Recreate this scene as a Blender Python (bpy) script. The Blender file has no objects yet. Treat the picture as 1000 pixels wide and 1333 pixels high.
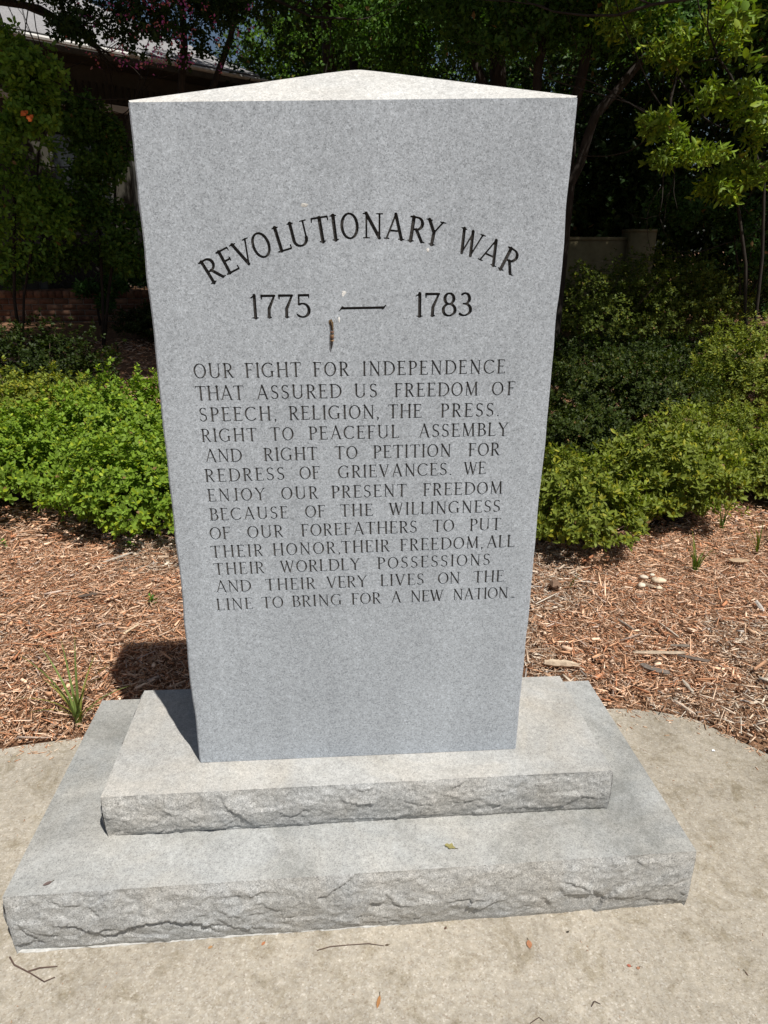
import bpy, math, random
import numpy as np
from mathutils import Matrix, Vector, geometry
PI = math.pi
random.seed(7)
rng = np.random.default_rng(11)
SC = bpy.context.scene
COL = SC.collection

# ------------------------------------------------------------------ camera
GZ = 0.337                                   # height of the tablet's foot above the paving
CAM = np.array([-0.05401, -1.64924, 1.3673 + GZ])
PITCH, YAW, ROLL, FPX = 0.358231, 0.069947, 0.003365, 915.09
Fv = np.array([math.sin(YAW) * math.cos(PITCH), math.cos(YAW) * math.cos(PITCH), -math.sin(PITCH)])
Rv = np.cross(Fv, [0, 0, 1]); Rv /= np.linalg.norm(Rv)
Uv = np.cross(Rv, Fv)
Rr = Rv * math.cos(ROLL) + Uv * math.sin(ROLL)
Ur = -Rv * math.sin(ROLL) + Uv * math.cos(ROLL)
cd = bpy.data.cameras.new('camera')
cam = bpy.data.objects.new('camera', cd); COL.objects.link(cam)
cd.sensor_fit = 'HORIZONTAL'; cd.sensor_width = 36; cd.lens = FPX / 1000 * 36
cd.clip_start = 0.05; cd.clip_end = 2000
cam.matrix_world = Matrix(((Rr[0], Ur[0], -Fv[0], CAM[0]), (Rr[1], Ur[1], -Fv[1], CAM[1]),
                           (Rr[2], Ur[2], -Fv[2], CAM[2]), (0, 0, 0, 1)))
SC.camera = cam


def ray(px, py):
    return Fv * FPX + Rr * (px - 500) - Ur * (py - 666.5)


def at(px, py, Y):
    d = ray(px, py); return CAM + d * ((Y - CAM[1]) / d[1])


def atz(px, py, Z):
    d = ray(px, py); return CAM + d * ((Z - CAM[2]) / d[2])

# ------------------------------------------------------------------ light
SUN = np.array([0.255, -0.43, 0.866]); SUN /= np.linalg.norm(SUN)
w = bpy.data.worlds.new('World'); SC.world = w; w.use_nodes = True
wn = w.node_tree; bg = wn.nodes['Background']
sk = wn.nodes.new('ShaderNodeTexSky'); sk.sky_type = 'NISHITA'; sk.sun_disc = False
sk.sun_elevation = math.asin(SUN[2]); sk.sun_rotation = math.atan2(SUN[0], SUN[1])
sk.air_density = 1.0; sk.dust_density = 2.0
wn.links.new(sk.outputs[0], bg.inputs[0]); bg.inputs[1].default_value = 0.05
sd = bpy.data.lights.new('sun', 'SUN'); sd.energy = 5.0; sd.angle = math.radians(0.53); sd.color = (1.0, 0.955, 0.89)
so = bpy.data.objects.new('sun', sd); COL.objects.link(so)
so.rotation_euler = Vector(SUN).to_track_quat('Z', 'Y').to_euler(); so.location = (3, -5, 12)
SC.view_settings.view_transform = 'Standard'; SC.view_settings.look = 'None'
SC.view_settings.gamma = 1; SC.view_settings.use_curve_mapping = False
SC.view_settings.exposure = 0.03
SC.cycles.max_bounces = 6; SC.cycles.transparent_max_bounces = 6

# ------------------------------------------------------------------ helpers


def props(o, label=None, cat=None, group=None, kind=None):
    if label: o['label'] = label
    if cat: o['category'] = cat
    if group: o['group'] = group
    if kind: o['kind'] = kind
    return o


def link(name, me, parent=None, mat=None):
    o = bpy.data.objects.new(name, me); COL.objects.link(o)
    if parent: o.parent = parent
    if mat is not None and me is not None and not me.materials: me.materials.append(mat)
    return o


def empty(name, loc, label, cat, group=None, rz=0.0):
    o = bpy.data.objects.new(name, None); COL.objects.link(o)
    o.location = loc; o.rotation_euler.z = rz; o.empty_display_size = .1
    return props(o, label, cat, group)


def npmesh(name, V, F, cols=None, smooth=False, fl=None):
    """V (n,3); F (m,k) equal sized faces or list of faces; cols per vertex (n,3)"""
    me = bpy.data.meshes.new(name)
    if isinstance(F, np.ndarray):
        m, k = F.shape
        me.vertices.add(len(V)); me.vertices.foreach_set('co', np.asarray(V, np.float32).ravel())
        me.loops.add(m * k); me.loops.foreach_set('vertex_index', F.astype(np.int32).ravel())
        me.polygons.add(m); me.polygons.foreach_set('loop_start', np.arange(0, m * k, k, dtype=np.int32))
        me.polygons.foreach_set('loop_total', np.full(m, k, np.int32))
        me.update(calc_edges=True)
    else:
        me.from_pydata([tuple(v) for v in V], [], [tuple(f) for f in F]); me.update()
    if cols is not None:
        a = me.color_attributes.new('tint', 'FLOAT_COLOR', 'POINT')
        c = np.ones((len(V), 4), np.float32); c[:, :3] = cols
        a.data.foreach_set('color', c.ravel())
    if smooth: me.polygons.foreach_set('use_smooth', np.ones(len(me.polygons), bool))
    return me


def norm(a):
    return a / (np.linalg.norm(a, axis=-1, keepdims=True) + 1e-9)


def scatter(name, TV, TF, pos, X, Z, size, cols, smooth=False):
    """copies of a small template mesh into one: X = long axis, Z = normal"""
    X = norm(X); Y = norm(np.cross(Z, X)); Zn = np.cross(X, Y)
    M = np.stack([X, Y, Zn], 1) * 1.0                      # rows are axes
    sz = np.asarray(size); sz = sz[:, None] if sz.ndim == 1 else sz
    if sz.shape[1] == 1: sz = np.repeat(sz, 3, 1)
    V = np.einsum('tk,nk,nkc->ntc', TV, sz, M) + pos[:, None, :]
    n, t = len(pos), len(TV)
    F = (TF[None] + (np.arange(n) * t)[:, None, None]).reshape(-1, TF.shape[1])
    c = np.repeat(cols, t, 0)
    return npmesh(name, V.reshape(-1, 3), F, c, smooth)


_lat = rng.random((64, 64, 16))


def vn(x, y, k=0):
    """2D value noise 0..1"""
    x = np.asarray(x, float); y = np.asarray(y, float)
    xi = np.floor(x).astype(int); yi = np.floor(y).astype(int)
    fx = x - xi; fy = y - yi
    fx = fx * fx * (3 - 2 * fx); fy = fy * fy * (3 - 2 * fy)
    L = _lat[:, :, k % 16]
    g = lambda a, b: L[a % 64, b % 64]
    return (g(xi, yi) * (1 - fx) + g(xi + 1, yi) * fx) * (1 - fy) + (g(xi, yi + 1) * (1 - fx) + g(xi + 1, yi + 1) * fx) * fy


def fbm(x, y, k=0, o=4):
    s = 0; a = .5; t = 0
    for i in range(o):
        s = s + a * vn(x * 2 ** i + 13.7 * i, y * 2 ** i + 5.1 * i, k + i); t += a; a *= .5
    return s / t


def boxmesh(name, x0, x1, y0, y1, z0, z1):
    V = np.array([(x, y, z) for z in (z0, z1) for y in (y0, y1) for x in (x0, x1)], float)
    F = np.array([(0, 2, 3, 1), (4, 5, 7, 6), (0, 1, 5, 4), (2, 6, 7, 3), (0, 4, 6, 2), (1, 3, 7, 5)])
    return npmesh(name, V, F)


class MB:
    def __init__(s): s.V = []; s.F = []; s.n = 0; s.C = []

    def add(s, V, F, c=(1, 1, 1)):
        s.V.append(np.asarray(V, float)); s.F += [tuple(int(i) + s.n for i in f) for f in F]
        s.C.append(np.tile(np.asarray(c, float), (len(V), 1))); s.n += len(V)

    def box(s, c, X, Y, Z, col=(1, 1, 1)):
        """centre and three half-axis vectors"""
        c, X, Y, Z = map(np.asarray, (c, X, Y, Z))
        V = [c + a * X + b * Y + d * Z for d in (-1, 1) for b in (-1, 1) for a in (-1, 1)]
        s.add(V, [(0, 2, 3, 1), (4, 5, 7, 6), (0, 1, 5, 4), (2, 6, 7, 3), (0, 4, 6, 2), (1, 3, 7, 5)], col)

    def tube(s, P, r, n=6, col=(1, 1, 1), cap=True):
        P = np.asarray(P, float); r = np.broadcast_to(np.asarray(r, float), (len(P),))
        T = norm(np.gradient(P, axis=0))
        up = np.array([0.13, 0.21, 1.0]) if abs(T[0][2]) < .8 else np.array([1, .2, .1])
        A = norm(np.cross(T, up)); B = np.cross(T, A)
        an = np.arange(n) * 2 * PI / n
        V = (P[:, None] + r[:, None, None] * (A[:, None] * np.cos(an)[None, :, None] + B[:, None] * np.sin(an)[None, :, None])).reshape(-1, 3)
        F = [(i * n + j, i * n + (j + 1) % n, (i + 1) * n + (j + 1) % n, (i + 1) * n + j) for i in range(len(P) - 1) for j in range(n)]
        if cap: F += [tuple(range(n))[::-1], tuple((len(P) - 1) * n + j for j in range(n))]
        s.add(V, F, col)

    def mesh(s, name, smooth=False, col=False):
        V = np.concatenate(s.V)
        return npmesh(name, V, s.F, np.concatenate(s.C) if col else None, smooth)

    def build(s, name, mat, parent=None, smooth=False, col=False):
        return link(name, s.mesh(name, smooth, col), parent, mat)

# ------------------------------------------------------------------ materials


class NT:
    def __init__(s, name):
        s.m = bpy.data.materials.new(name); s.m.use_nodes = True
        s.t = s.m.node_tree; s.b = s.t.nodes['Principled BSDF']; s.out = s.t.nodes['Material Output']

    def n(s, ty, **kw):
        x = s.t.nodes.new('ShaderNode' + ty)
        for k, v in kw.items():
            if k in x.inputs.keys() if hasattr(x.inputs, 'keys') else False: x.inputs[k].default_value = v
            else: setattr(x, k, v)
        return x

    def l(s, a, b): s.t.links.new(a, b)

    def coord(s, scale=None):
        c = s.n('TexCoord').outputs['Object']
        if scale is not None:
            mp = s.n('Mapping'); mp.inputs['Scale'].default_value = scale; s.l(c, mp.inputs[0]); c = mp.outputs[0]
        return c

    def noise(s, sc, det=3, rough=.55, co=None, dist=0):
        x = s.n('TexNoise'); x.inputs['Scale'].default_value = sc; x.inputs['Detail'].default_value = det
        x.inputs['Roughness'].default_value = rough; x.inputs['Distortion'].default_value = dist
        s.l(co or s.coord(), x.inputs['Vector']); return x.outputs['Fac']

    def ramp(s, f, st, interp='LINEAR'):
        r = s.n('ValToRGB'); e = r.color_ramp.elements; r.color_ramp.interpolation = interp
        while len(e) < len(st): e.new(.5)
        for i, (p, c) in enumerate(st):
            e[i].position = p
            e[i].color = (*c, 1) if isinstance(c, (tuple, list)) else (c, c, c, 1)
        s.l(f, r.inputs[0]); return r.outputs[0]

    def mix(s, f, a, b, mode='MIX'):
        x = s.n('Mix'); x.data_type = 'RGBA'; x.blend_type = mode
        for v, i in ((f, 0), (a, 6), (b, 7)):
            if hasattr(v, 'is_linked') or hasattr(v, 'links'): s.l(v, x.inputs[i])
            else: x.inputs[i].default_value = v if i == 0 else (*v, 1)
        return x.outputs[2]

    def bump(s, h, st, dist):
        x = s.n('Bump'); x.inputs['Strength'].default_value = st; x.inputs['Distance'].default_value = dist
        s.l(h, x.inputs['Height']); s.l(x.outputs[0], s.b.inputs['Normal']); return x

    def fin(s, col, rough=.8, spec=.3):
        if hasattr(col, 'links'): s.l(col, s.b.inputs['Base Color'])
        else: s.b.inputs['Base Color'].default_value = (*col, 1)
        if hasattr(rough, 'links'): s.l(rough, s.b.inputs['Roughness'])
        else: s.b.inputs['Roughness'].default_value = rough
        s.b.inputs['Specular IOR Level'].default_value = spec
        return s.m


def granite(name, tint, dark=.55, light=1.25, warm=0.0, rough=.75, bumpd=.0012, stain=0.0, mica=True):
    t = NT(name)
    co = t.coord()
    v = t.n('TexVoronoi'); v.inputs['Scale'].default_value = 420; t.l(co, v.inputs['Vector'])
    g = t.n('SeparateColor'); t.l(v.outputs['Color'], g.inputs[0])
    sp = t.ramp(g.outputs[0], [(0, dark), (.10, dark * 1.2), (.2, .90), (.75, 1.03), (.92, light)])
    v2 = t.n('TexVoronoi'); v2.inputs['Scale'].default_value = 230; t.l(co, v2.inputs['Vector'])
    g2 = t.n('SeparateColor'); t.l(v2.outputs['Color'], g2.inputs[0])
    sp2 = t.ramp(g2.outputs[1], [(0, .86), (.3, .97), (.8, 1.04), (1, 1.08)])
    c = t.mix(1, t.mix(1, tint, sp, 'MULTIPLY'), sp2, 'MULTIPLY')
    big = t.ramp(t.noise(5, 5, .6), [(.3, .93), (.7, 1.05)])
    c = t.mix(1, c, big, 'MULTIPLY')
    st = t.ramp(t.noise(7, 5, .65, t.coord((1, 1, .09))), [(.32, .90), (.68, 1.05)])       # rain streaks
    c = t.mix(1, c, st, 'MULTIPLY')
    fine = t.ramp(t.noise(60, 4, .7), [(.3, .86), (.7, 1.12)])
    c = t.mix(1, c, fine, 'MULTIPLY')
    if warm:
        f = t.ramp(t.noise(3.3, 6, .65, dist=.6), [(.4, 0.0), (.68, warm)])
        c = t.mix(f, c, t.mix(1, c, (1.08, .93, .74), 'MULTIPLY'))
    if stain:
        f = t.ramp(t.noise(2.1, 8, .7, dist=.9), [(.46, 0.0), (.72, stain)])
        c = t.mix(f, c, t.mix(1, c, (.5, .51, .5), 'MULTIPLY'))
    t.bump(t.noise(480, 3, .7), .5, bumpd)
    m = t.fin(c, rough, .35)
    return m


M = {}
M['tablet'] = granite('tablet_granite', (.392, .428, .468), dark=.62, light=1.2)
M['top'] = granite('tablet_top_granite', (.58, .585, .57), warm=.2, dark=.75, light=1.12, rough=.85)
M['base'] = granite('base_granite', (.465, .468, .455), warm=.4, stain=.45, rough=.85, dark=.68, light=1.12)
M['lower'] = granite('lower_base_granite', (.425, .436, .43), warm=.3, stain=.95, rough=.85, dark=.66, light=1.12)
M['rock'] = granite('rock_face_granite', (.44, .452, .452), warm=.4, stain=.25, rough=.88, bumpd=.006, dark=.55, light=1.35)


def simple(name, c1, c2, sc, rough=.8, spec=.3, bd=.003, scale=None, det=5, dist=0):
    t = NT(name); co = t.coord(scale)
    n = t.noise(sc, det, .6, co, dist)
    t.bump(n, .7, bd)
    return t.fin(t.ramp(n, [(.3, c1), (.7, c2)]), rough, spec)


M['paint'] = simple('letter_paint', (.012, .010, .009), (.06, .055, .05), 200, .8)
M['paint2'] = simple('letter_paint_worn', (.035, .032, .030), (.14, .135, .13), 200, .8)
M['white'] = simple('bird_lime', (.7, .7, .68), (.85, .85, .83), 200, .7)
M['grout'] = simple('grout', (.42, .42, .40), (.62, .62, .60), 90, .9)
M['bark'] = simple('bark', (.015, .012, .010), (.045, .036, .028), 30, .9, bd=.01, scale=(1, 1, .25))
M['twig'] = simple('twig_bark', (.05, .035, .025), (.14, .10, .07), 60, .9)


def tinted(name, rough=.7, spec=.3, trans=0.0, noise=None):
    t = NT(name)
    a = t.n('Attribute', attribute_name='tint'); c = a.outputs['Color']
    if noise:
        c = t.mix(1, c, t.ramp(t.noise(noise, 4, .7), [(.25, .62), (.75, 1.3)]), 'MULTIPLY')
    m = t.fin(c, rough, spec)
    if trans:
        tr = t.n('BsdfTranslucent'); ms = t.n('MixShader'); ms.inputs[0].default_value = trans
        t.l(t.mix(1, c, (1.35, 1.5, .45), 'MULTIPLY'), tr.inputs[0])
        t.l(t.b.outputs[0], ms.inputs[1]); t.l(tr.outputs[0], ms.inputs[2]); t.l(ms.outputs[0], t.out.inputs[0])
    return m


M['leaf'] = tinted('leaf', .5, .2, .3)
M['petal'] = tinted('petal', .6, .2, .3)
M['chip'] = tinted('wood_chip', .85, .15, 0, 70)
M['solid'] = tinted('tinted_matter', .8, .2, 0, 40)

# ------------------------------------------------------------------ ground


def gh(x, y):
    """terrain height: flat by the stone, rising to the planter wall behind"""
    x = np.asarray(x, float); y = np.asarray(y, float)
    t = np.clip((y - 2.6) / 7.0, 0, 1); t = t * t * (3 - 2 * t)
    h = t * .66
    bed = np.clip((y - .5) / 1.2, 0, 1)
    return h + bed * (.035 * fbm(x * 1.3 + 9, y * 1.3 + 4, 3) + .012 * vn(x * 5, y * 5, 4) - .012) - .022


g = NT('ground_soil')
n1 = g.noise(14, 6, .7, dist=.4)
c = g.ramp(n1, [(.25, (.10, .055, .035)), (.5, (.24, .135, .08)), (.75, (.36, .22, .135))])
n2 = g.noise(110, 4, .7)
c = g.mix(1, c, g.ramp(n2, [(.3, .55), (.7, 1.35)]), 'MULTIPLY')
g.bump(n2, 1, .012)
M['soil'] = g.fin(c, .95, .1)
xs = np.concatenate([[-300, -80, -30, -15], np.arange(-9, 9.01, .12), [15, 30, 80, 300]])
ys = np.concatenate([[-200, -40, -10, -3], np.arange(-1, 14, .12), [17, 22, 40, 100, 500]])
Xg, Yg = np.meshgrid(xs, ys)
Zg = gh(Xg, Yg)
V = np.stack([Xg, Yg, Zg], -1).reshape(-1, 3)
nx = len(xs)
ii = (np.arange(len(ys) - 1)[:, None] * nx + np.arange(nx - 1)[None]).ravel()
F = np.stack([ii, ii + 1, ii + nx + 1, ii + nx], 1)
props(link('ground', npmesh('ground', V, F, smooth=True), None, M['soil']), kind='structure')

# concrete pad with a rounded back edge
t = NT('concrete')
co = t.coord()
v = t.n('TexVoronoi'); v.inputs['Scale'].default_value = 230; t.l(co, v.inputs['Vector'])
gg = t.n('SeparateColor'); t.l(v.outputs['Color'], gg.inputs[0])
c = t.ramp(gg.outputs[0], [(0, (.375, .325, .26)), (.15, (.455, .41, .335)), (.6, (.485, .44, .365)), (.9, (.51, .47, .40)), (.97, (.60, .56, .49))])
c = t.mix(1, c, t.ramp(t.noise(45, 6, .75), [(.3, .72), (.7, 1.15)]), 'MULTIPLY')
c = t.mix(1, c, t.ramp(t.noise(2.6, 6, .7, dist=.6), [(.3, .80), (.62, 1.04)]), 'MULTIPLY')
mo = t.ramp(t.noise(10, 8, .8, dist=.6), [(.50, 0.0), (.65, .9)])
c = t.mix(mo, c, t.mix(1, c, (.66, .63, .55), 'MULTIPLY'))
# damp/dirty tone towards the right of the pad and along the mulch
sx = t.n('SeparateXYZ'); t.l(co, sx.inputs[0])
mr = t.n('MapRange'); mr.inputs[1].default_value = .55; mr.inputs[2].default_value = 1.5; t.l(sx.outputs[0], mr.inputs[0])
nn = t.noise(1.9, 6, .7)
mm = t.n('Math', operation='MULTIPLY'); t.l(mr.outputs[0], mm.inputs[0]); t.l(t.ramp(nn, [(.35, .3), (.6, 1.0)]), mm.inputs[1])
c = t.mix(mm.outputs[0], c, t.mix(1, c, (.70, .69, .66), 'MULTIPLY'))
t.bump(t.noise(190, 4, .75), .8, .0035)
M['concrete'] = t.fin(c, .9, .2)
edge = [(-7, -1.4), (-4.2, -.15), (-2.2, .36), (-1.30, .53), (-1.04, .575), (-.6, .60), (.6, .62), (1.0, .62), (1.16, .60), (1.31, .53), (1.47, .325), (1.75, -.05), (2.3, -.75), (3.2, -2), (4.2, -6)]
pts2 = []
for a, b in zip(edge[:-1], edge[1:]):
    n = max(2, int(math.hypot(b[0] - a[0], b[1] - a[1]) / .03)); n = min(n, 60)
    for k in range(n):
        f = k / n; x = a[0] + (b[0] - a[0]) * f; y = a[1] + (b[1] - a[1]) * f
        pts2.append((x, y + .006 * (float(vn(x * 18, 3, 2)) - .5)))
pts2 += [edge[-1], (-7, -6)]
n = len(pts2)
V = [(x, y, 0) for x, y in pts2] + [(x, y, -.09) for x, y in pts2]
F = [tuple(range(n))[::-1]] + [(i, (i + 1) % n, n + (i + 1) % n, n + i) for i in range(n)]
props(link('pavement', npmesh('pavement', V, F), None, M['concrete']), kind='structure')


def in_pad(x, y):
    e = np.array([p for p in edge]); return y < np.interp(x, e[:, 0], e[:, 1])

# ------------------------------------------------------------------ monument
mon = empty('monument', (0, 0, 0), 'grey granite war memorial tablet on two rock faced steps, engraved with dates 1775 and 1783', 'monument')


def rock_face(o, ax, W, H, seed, amp=.012, cracks=(), res=.0042, inner=.02):
    """rough rock-pitched face.  o: origin bottom left, ax: horizontal unit vec, W width, H height (list of (s, ztop))
    outward = ax x z.  returns V,F ; top edge stays exactly straight"""
    nx_ = max(6, int(W / res)); nz_ = max(6, int(H / res))
    s = np.linspace(0, W, nx_ + 1); z = np.linspace(0, H, nz_ + 1)
    S, Z = np.meshgrid(s, z)
    out = np.array([ax[1], -ax[0], 0])
    # faceted fracture: cells of tilted planes
    r = np.random.default_rng(seed)
    nc = int(W / .055) * 3
    cs = r.random(nc) * W; cz = r.random(nc) * H
    wx = S + .03 * (fbm(S * 14, Z * 14, seed) - .5); wz = Z + .03 * (fbm(S * 14 + 7, Z * 14 + 3, seed + 1) - .5)
    D = (wx[..., None] - cs) ** 2 * .35 + (wz[..., None] - cz) ** 2
    k = D.argmin(-1)
    hx = r.normal(0, .08, nc)[k]; hz = r.normal(.0, .13, nc)[k]; h0 = r.normal(0, .0028, nc)[k]
    cell = h0 + hx * (wx - cs[k]) + hz * (wz - cz[k])
    # soften
    for _ in range(0):
        c2 = cell.copy(); c2[1:-1, 1:-1] = (cell[1:-1, 1:-1] * 2 + cell[:-2, 1:-1] + cell[2:, 1:-1] + cell[1:-1, :-2] + cell[1:-1, 2:]) / 6; cell = c2
    big = (fbm(S * 3.5, Z * 8, seed + 2, 4) - .5) * 2
    fine = (fbm(S * 45, Z * 60, seed + 3, 3) - .5)
    fin2 = fbm(S * 130, Z * 150, seed + 6, 3) - .5
    rid = 1 - np.abs(fbm(S * 16 + 3, Z * 22 + 8, seed + 7, 4) - .5) * 4
    d = cell * .45 + amp * .55 * big + .0045 * fine + .0042 * fin2 + .0022 * rid
    t_ = Z / H
    env = np.clip((1 - t_) / .10, 0, 1) ** .7 * (.55 + .45 * np.clip(t_ / .2, 0, 1))
    bulge = .010 * np.sin(np.clip(t_, 0, 1) * PI) - .006 * (1 - t_) ** 2
    d = (d + bulge) * env - .004 * np.clip(1 - t_ * 14, 0, 1)
    e = np.clip(np.minimum(S, W - S) / .012, 0, 1); d = d * (.35 + .65 * e)
    for ci_, (pts_, dep, wd) in enumerate(cracks):
        dep = dep * (1 if ci_ in (0, 1, 2) and W > 1.5 else .55)
        P = np.array(pts_, float)
        best = np.full(S.shape, 9.); sgn = np.zeros(S.shape); tt = np.zeros(S.shape)
        L = len(P) - 1
        wz2 = Z + .006 * (vn(S * 60, Z * 10, seed + 5) - .5)
        for i in range(L):
            a, b = P[i], P[i + 1]; ab = b - a
            u = np.clip(((S - a[0]) * ab[0] + (wz2 - a[1]) * ab[1]) / (ab @ ab), 0, 1)
            dx = S - a[0] - u * ab[0]; dz = wz2 - a[1] - u * ab[1]; dd = np.hypot(dx, dz)
            q = dd < best
            best = np.where(q, dd, best); sgn = np.where(q, np.sign(dz), sgn); tt = np.where(q, (i + u) / L, tt)
        fade = np.sin(np.clip(tt, 0.03, .97) * PI) ** .5
        # ledge: stone above overhangs, below recedes then recovers
        d = d + np.where(sgn > 0, dep * .45 * np.exp(-best / (wd * 2.2)), -dep * .8 * np.exp(-best / wd)) * fade
    P3 = np.asarray(o)[None, None] + S[..., None] * np.asarray(ax) + Z[..., None] * np.array([0, 0, 1]) + d[..., None] * out
    V = P3.reshape(-1, 3); n_ = nx_ + 1
    ii = (np.arange(nz_)[:, None] * n_ + np.arange(nx_)[None]).ravel()
    return V, np.stack([ii, ii + 1, ii + n_ + 1, ii + n_], 1)


def block(name, corners, z0, z1, seed, topmat, cracksF=(), amp=.012, label=None, res=.0042):
    """corners: front-left, front-right, back-right, back-left (x,y) of the top arris"""
    C = [np.array([c[0], c[1], 0.]) for c in corners]
    Vs, Fs, n = [], [], 0
    for i in range(4):
        a, b = C[i], C[(i + 1) % 4]; L = np.linalg.norm(b - a); ax = (b - a) / L
        V, F = rock_face(a + [0, 0, z0], ax, L, z1 - z0, seed + i * 3, amp, cracksF if i == 0 else (), res if i in (0, 3, 1) else .02)
        Vs.append(V); Fs.append(F + n); n += len(V)
    V = np.concatenate(Vs); F = np.concatenate(Fs)
    o = link(name, npmesh(name, V, F, smooth=False), mon, M['rock'])
    if label: o['label'] = label
    # bed (top) face: a slightly worn flat sheet, with a fine rounded arris
    nx_, ny_ = 120, 40
    u = np.linspace(0, 1, nx_ + 1); v_ = np.linspace(0, 1, ny_ + 1)
    U_, V_ = np.meshgrid(u, v_)
    P = ((1 - U_)[..., None] * (1 - V_)[..., None] * C[0] + U_[..., None] * (1 - V_)[..., None] * C[1]
         + U_[..., None] * V_[..., None] * C[2] + (1 - U_)[..., None] * V_[..., None] * C[3])
    P[..., 2] = z1 + .0008 * (fbm(P[..., 0] * 6, P[..., 1] * 6, seed) - .5)
    P[0, :, 2] = P[-1, :, 2] = P[:, 0, 2] = P[:, -1, 2] = z1
    n_ = nx_ + 1
    ii = (np.arange(ny_)[:, None] * n_ + np.arange(nx_)[None]).ravel()
    tf = np.stack([ii, ii + 1, ii + n_ + 1, ii + n_], 1)
    link('top_surface', npmesh('top_surface', P.reshape(-1, 3), tf, smooth=True), o, topmat)
    return o


UC = [(-.6991, -.118), (.6997, -.1062), (.6922, .3605), (-.7034, .3652)]
LC = [(-.9034, -.292), (.8844, -.2672), (.8651, .5288), (-.9041, .5187)]
ZL = GZ - .1393


def facept(px, py, Y=-.28):
    q = at(px, py, Y); return (q[0] - LC[0][0], q[2])


crk = [([facept(28, 1200), facept(45, 1210), facept(60, 1222)], .010, .007),
       ([facept(73, 1196), facept(100, 1198), facept(128, 1206), facept(145, 1203)], .012, .006),
       ([facept(133, 1212), facept(150, 1212), facept(165, 1202), facept(185, 1194), facept(212, 1190), facept(250, 1195), facept(285, 1200)], .018, .009),
       ([facept(285, 1200), facept(320, 1203), facept(345, 1208)], .008, .006),
       ([facept(366, 1178), facept(368, 1192), facept(385, 1190)], .007, .006),
       ([facept(500, 1160), facept(515, 1174), facept(535, 1175)], .009, .007),
       ([facept(575, 1170), facept(605, 1168), facept(640, 1167)], .009, .007),
       ([facept(733, 1146), facept(755, 1152), facept(785, 1163)], .010, .006),
       ([facept(850, 1178), facept(870, 1174), facept(885, 1177)], .012, .007),
       ([facept(440, 1205), facept(480, 1200), facept(560, 1196)], .006, .006)]
block('lower_step', LC, 0.0, ZL, 40, M['lower'], crk, .011, 'wide rock faced granite step on the concrete, with a dark fracture at its left')


def fu(px, py): q = at(px, py, -.115); return (q[0] - UC[0][0], q[2] - ZL)


crk2 = [([fu(140, 1082), fu(180, 1083), fu(240, 1080), fu(290, 1077), fu(340, 1074), fu(420, 1071)], .009, .006),
        ([fu(150, 1050), fu(158, 1062)], .006, .005),
        ([fu(440, 1067), fu(500, 1067), fu(545, 1063), fu(600, 1062)], .009, .006),
        ([fu(675, 1053), fu(720, 1053), fu(745, 1048)], .009, .006),
        ([fu(520, 1040), fu(545, 1046), fu(570, 1045)], .006, .006)]
block('upper_step', UC, ZL, GZ, 77, M['base'], crk2, .008, 'narrower rock faced granite step carrying the tablet', .0036)
# mortar / caulk line under the lower step
V = []; nm = 160
for k in range(nm):
    f = k / (nm - 1); x = -.900 + f * 1.0; yb = -.2855 + f * .0142
    q = max(-.0035, .0002 + .008 * (float(fbm(x * 45, 1.5, 4, 3)) - .5) - .0022 * f)
    V += [(x, yb - .004 - q, .0006), (x, yb - .003 - q * .5, .0028), (x, yb + .02, .0028), (x, yb + .02, .0006)]
F = [(4 * k + j, 4 * k + 4 + j, 4 * k + 5 + j, 4 * k + 1 + j) for k in range(nm - 1) for j in range(3)]
link('mortar', npmesh('mortar', V, F), mon, M['grout'])['label'] = 'white mortar squeezed out under the left of the lower step'

# ---- glyphs: strokes -> distance field -> contours
TK, TN = .062, .030          # half widths of thick and thin strokes


def seg(x0, y0, x1, y1, r0, r1=None): return ('s', x0, y0, x1, y1, r0, r0 if r1 is None else r1)


def arc(cx, cy, rx, ry, a0, a1, n=18, tk=TK, tn=TN):
    """elliptic arc, degrees; thick where it runs vertically"""
    out = []; A = [math.radians(a0 + (a1 - a0) * i / n) for i in range(n + 1)]
    w_ = lambda a: tn + (tk - tn) * abs(math.cos(a)) ** 1.4
    for a, b in zip(A[:-1], A[1:]):
        out.append(seg(cx + rx * math.cos(a), cy + ry * math.sin(a), cx + rx * math.cos(b), cy + ry * math.sin(b), w_(a), w_(b)))
    return out


def sf(x, y, l=.10, r=None):            # serif
    return [seg(x - l - .02, y, x + l + .02, y, .016 if r is None else r)] + [seg(x, y + (.03 if y < .5 else -.03), x, y, TK * .9, TK * 1.25)]


def stem(x, tk=None, a=True, b=True):
    tk = tk or TK; o = [seg(x, .03, x, .97, tk * 1.05, tk * 1.05), seg(x, .3, x, .7, tk * .85)]
    if a: o += sf(x, .975)
    if b: o += sf(x, .025)
    return o


def vs(x, y, d=1, l=.13): return [seg(x, y, x + .012, y - d * l, .022, .014)]     # vertical end serif of an arm


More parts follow.
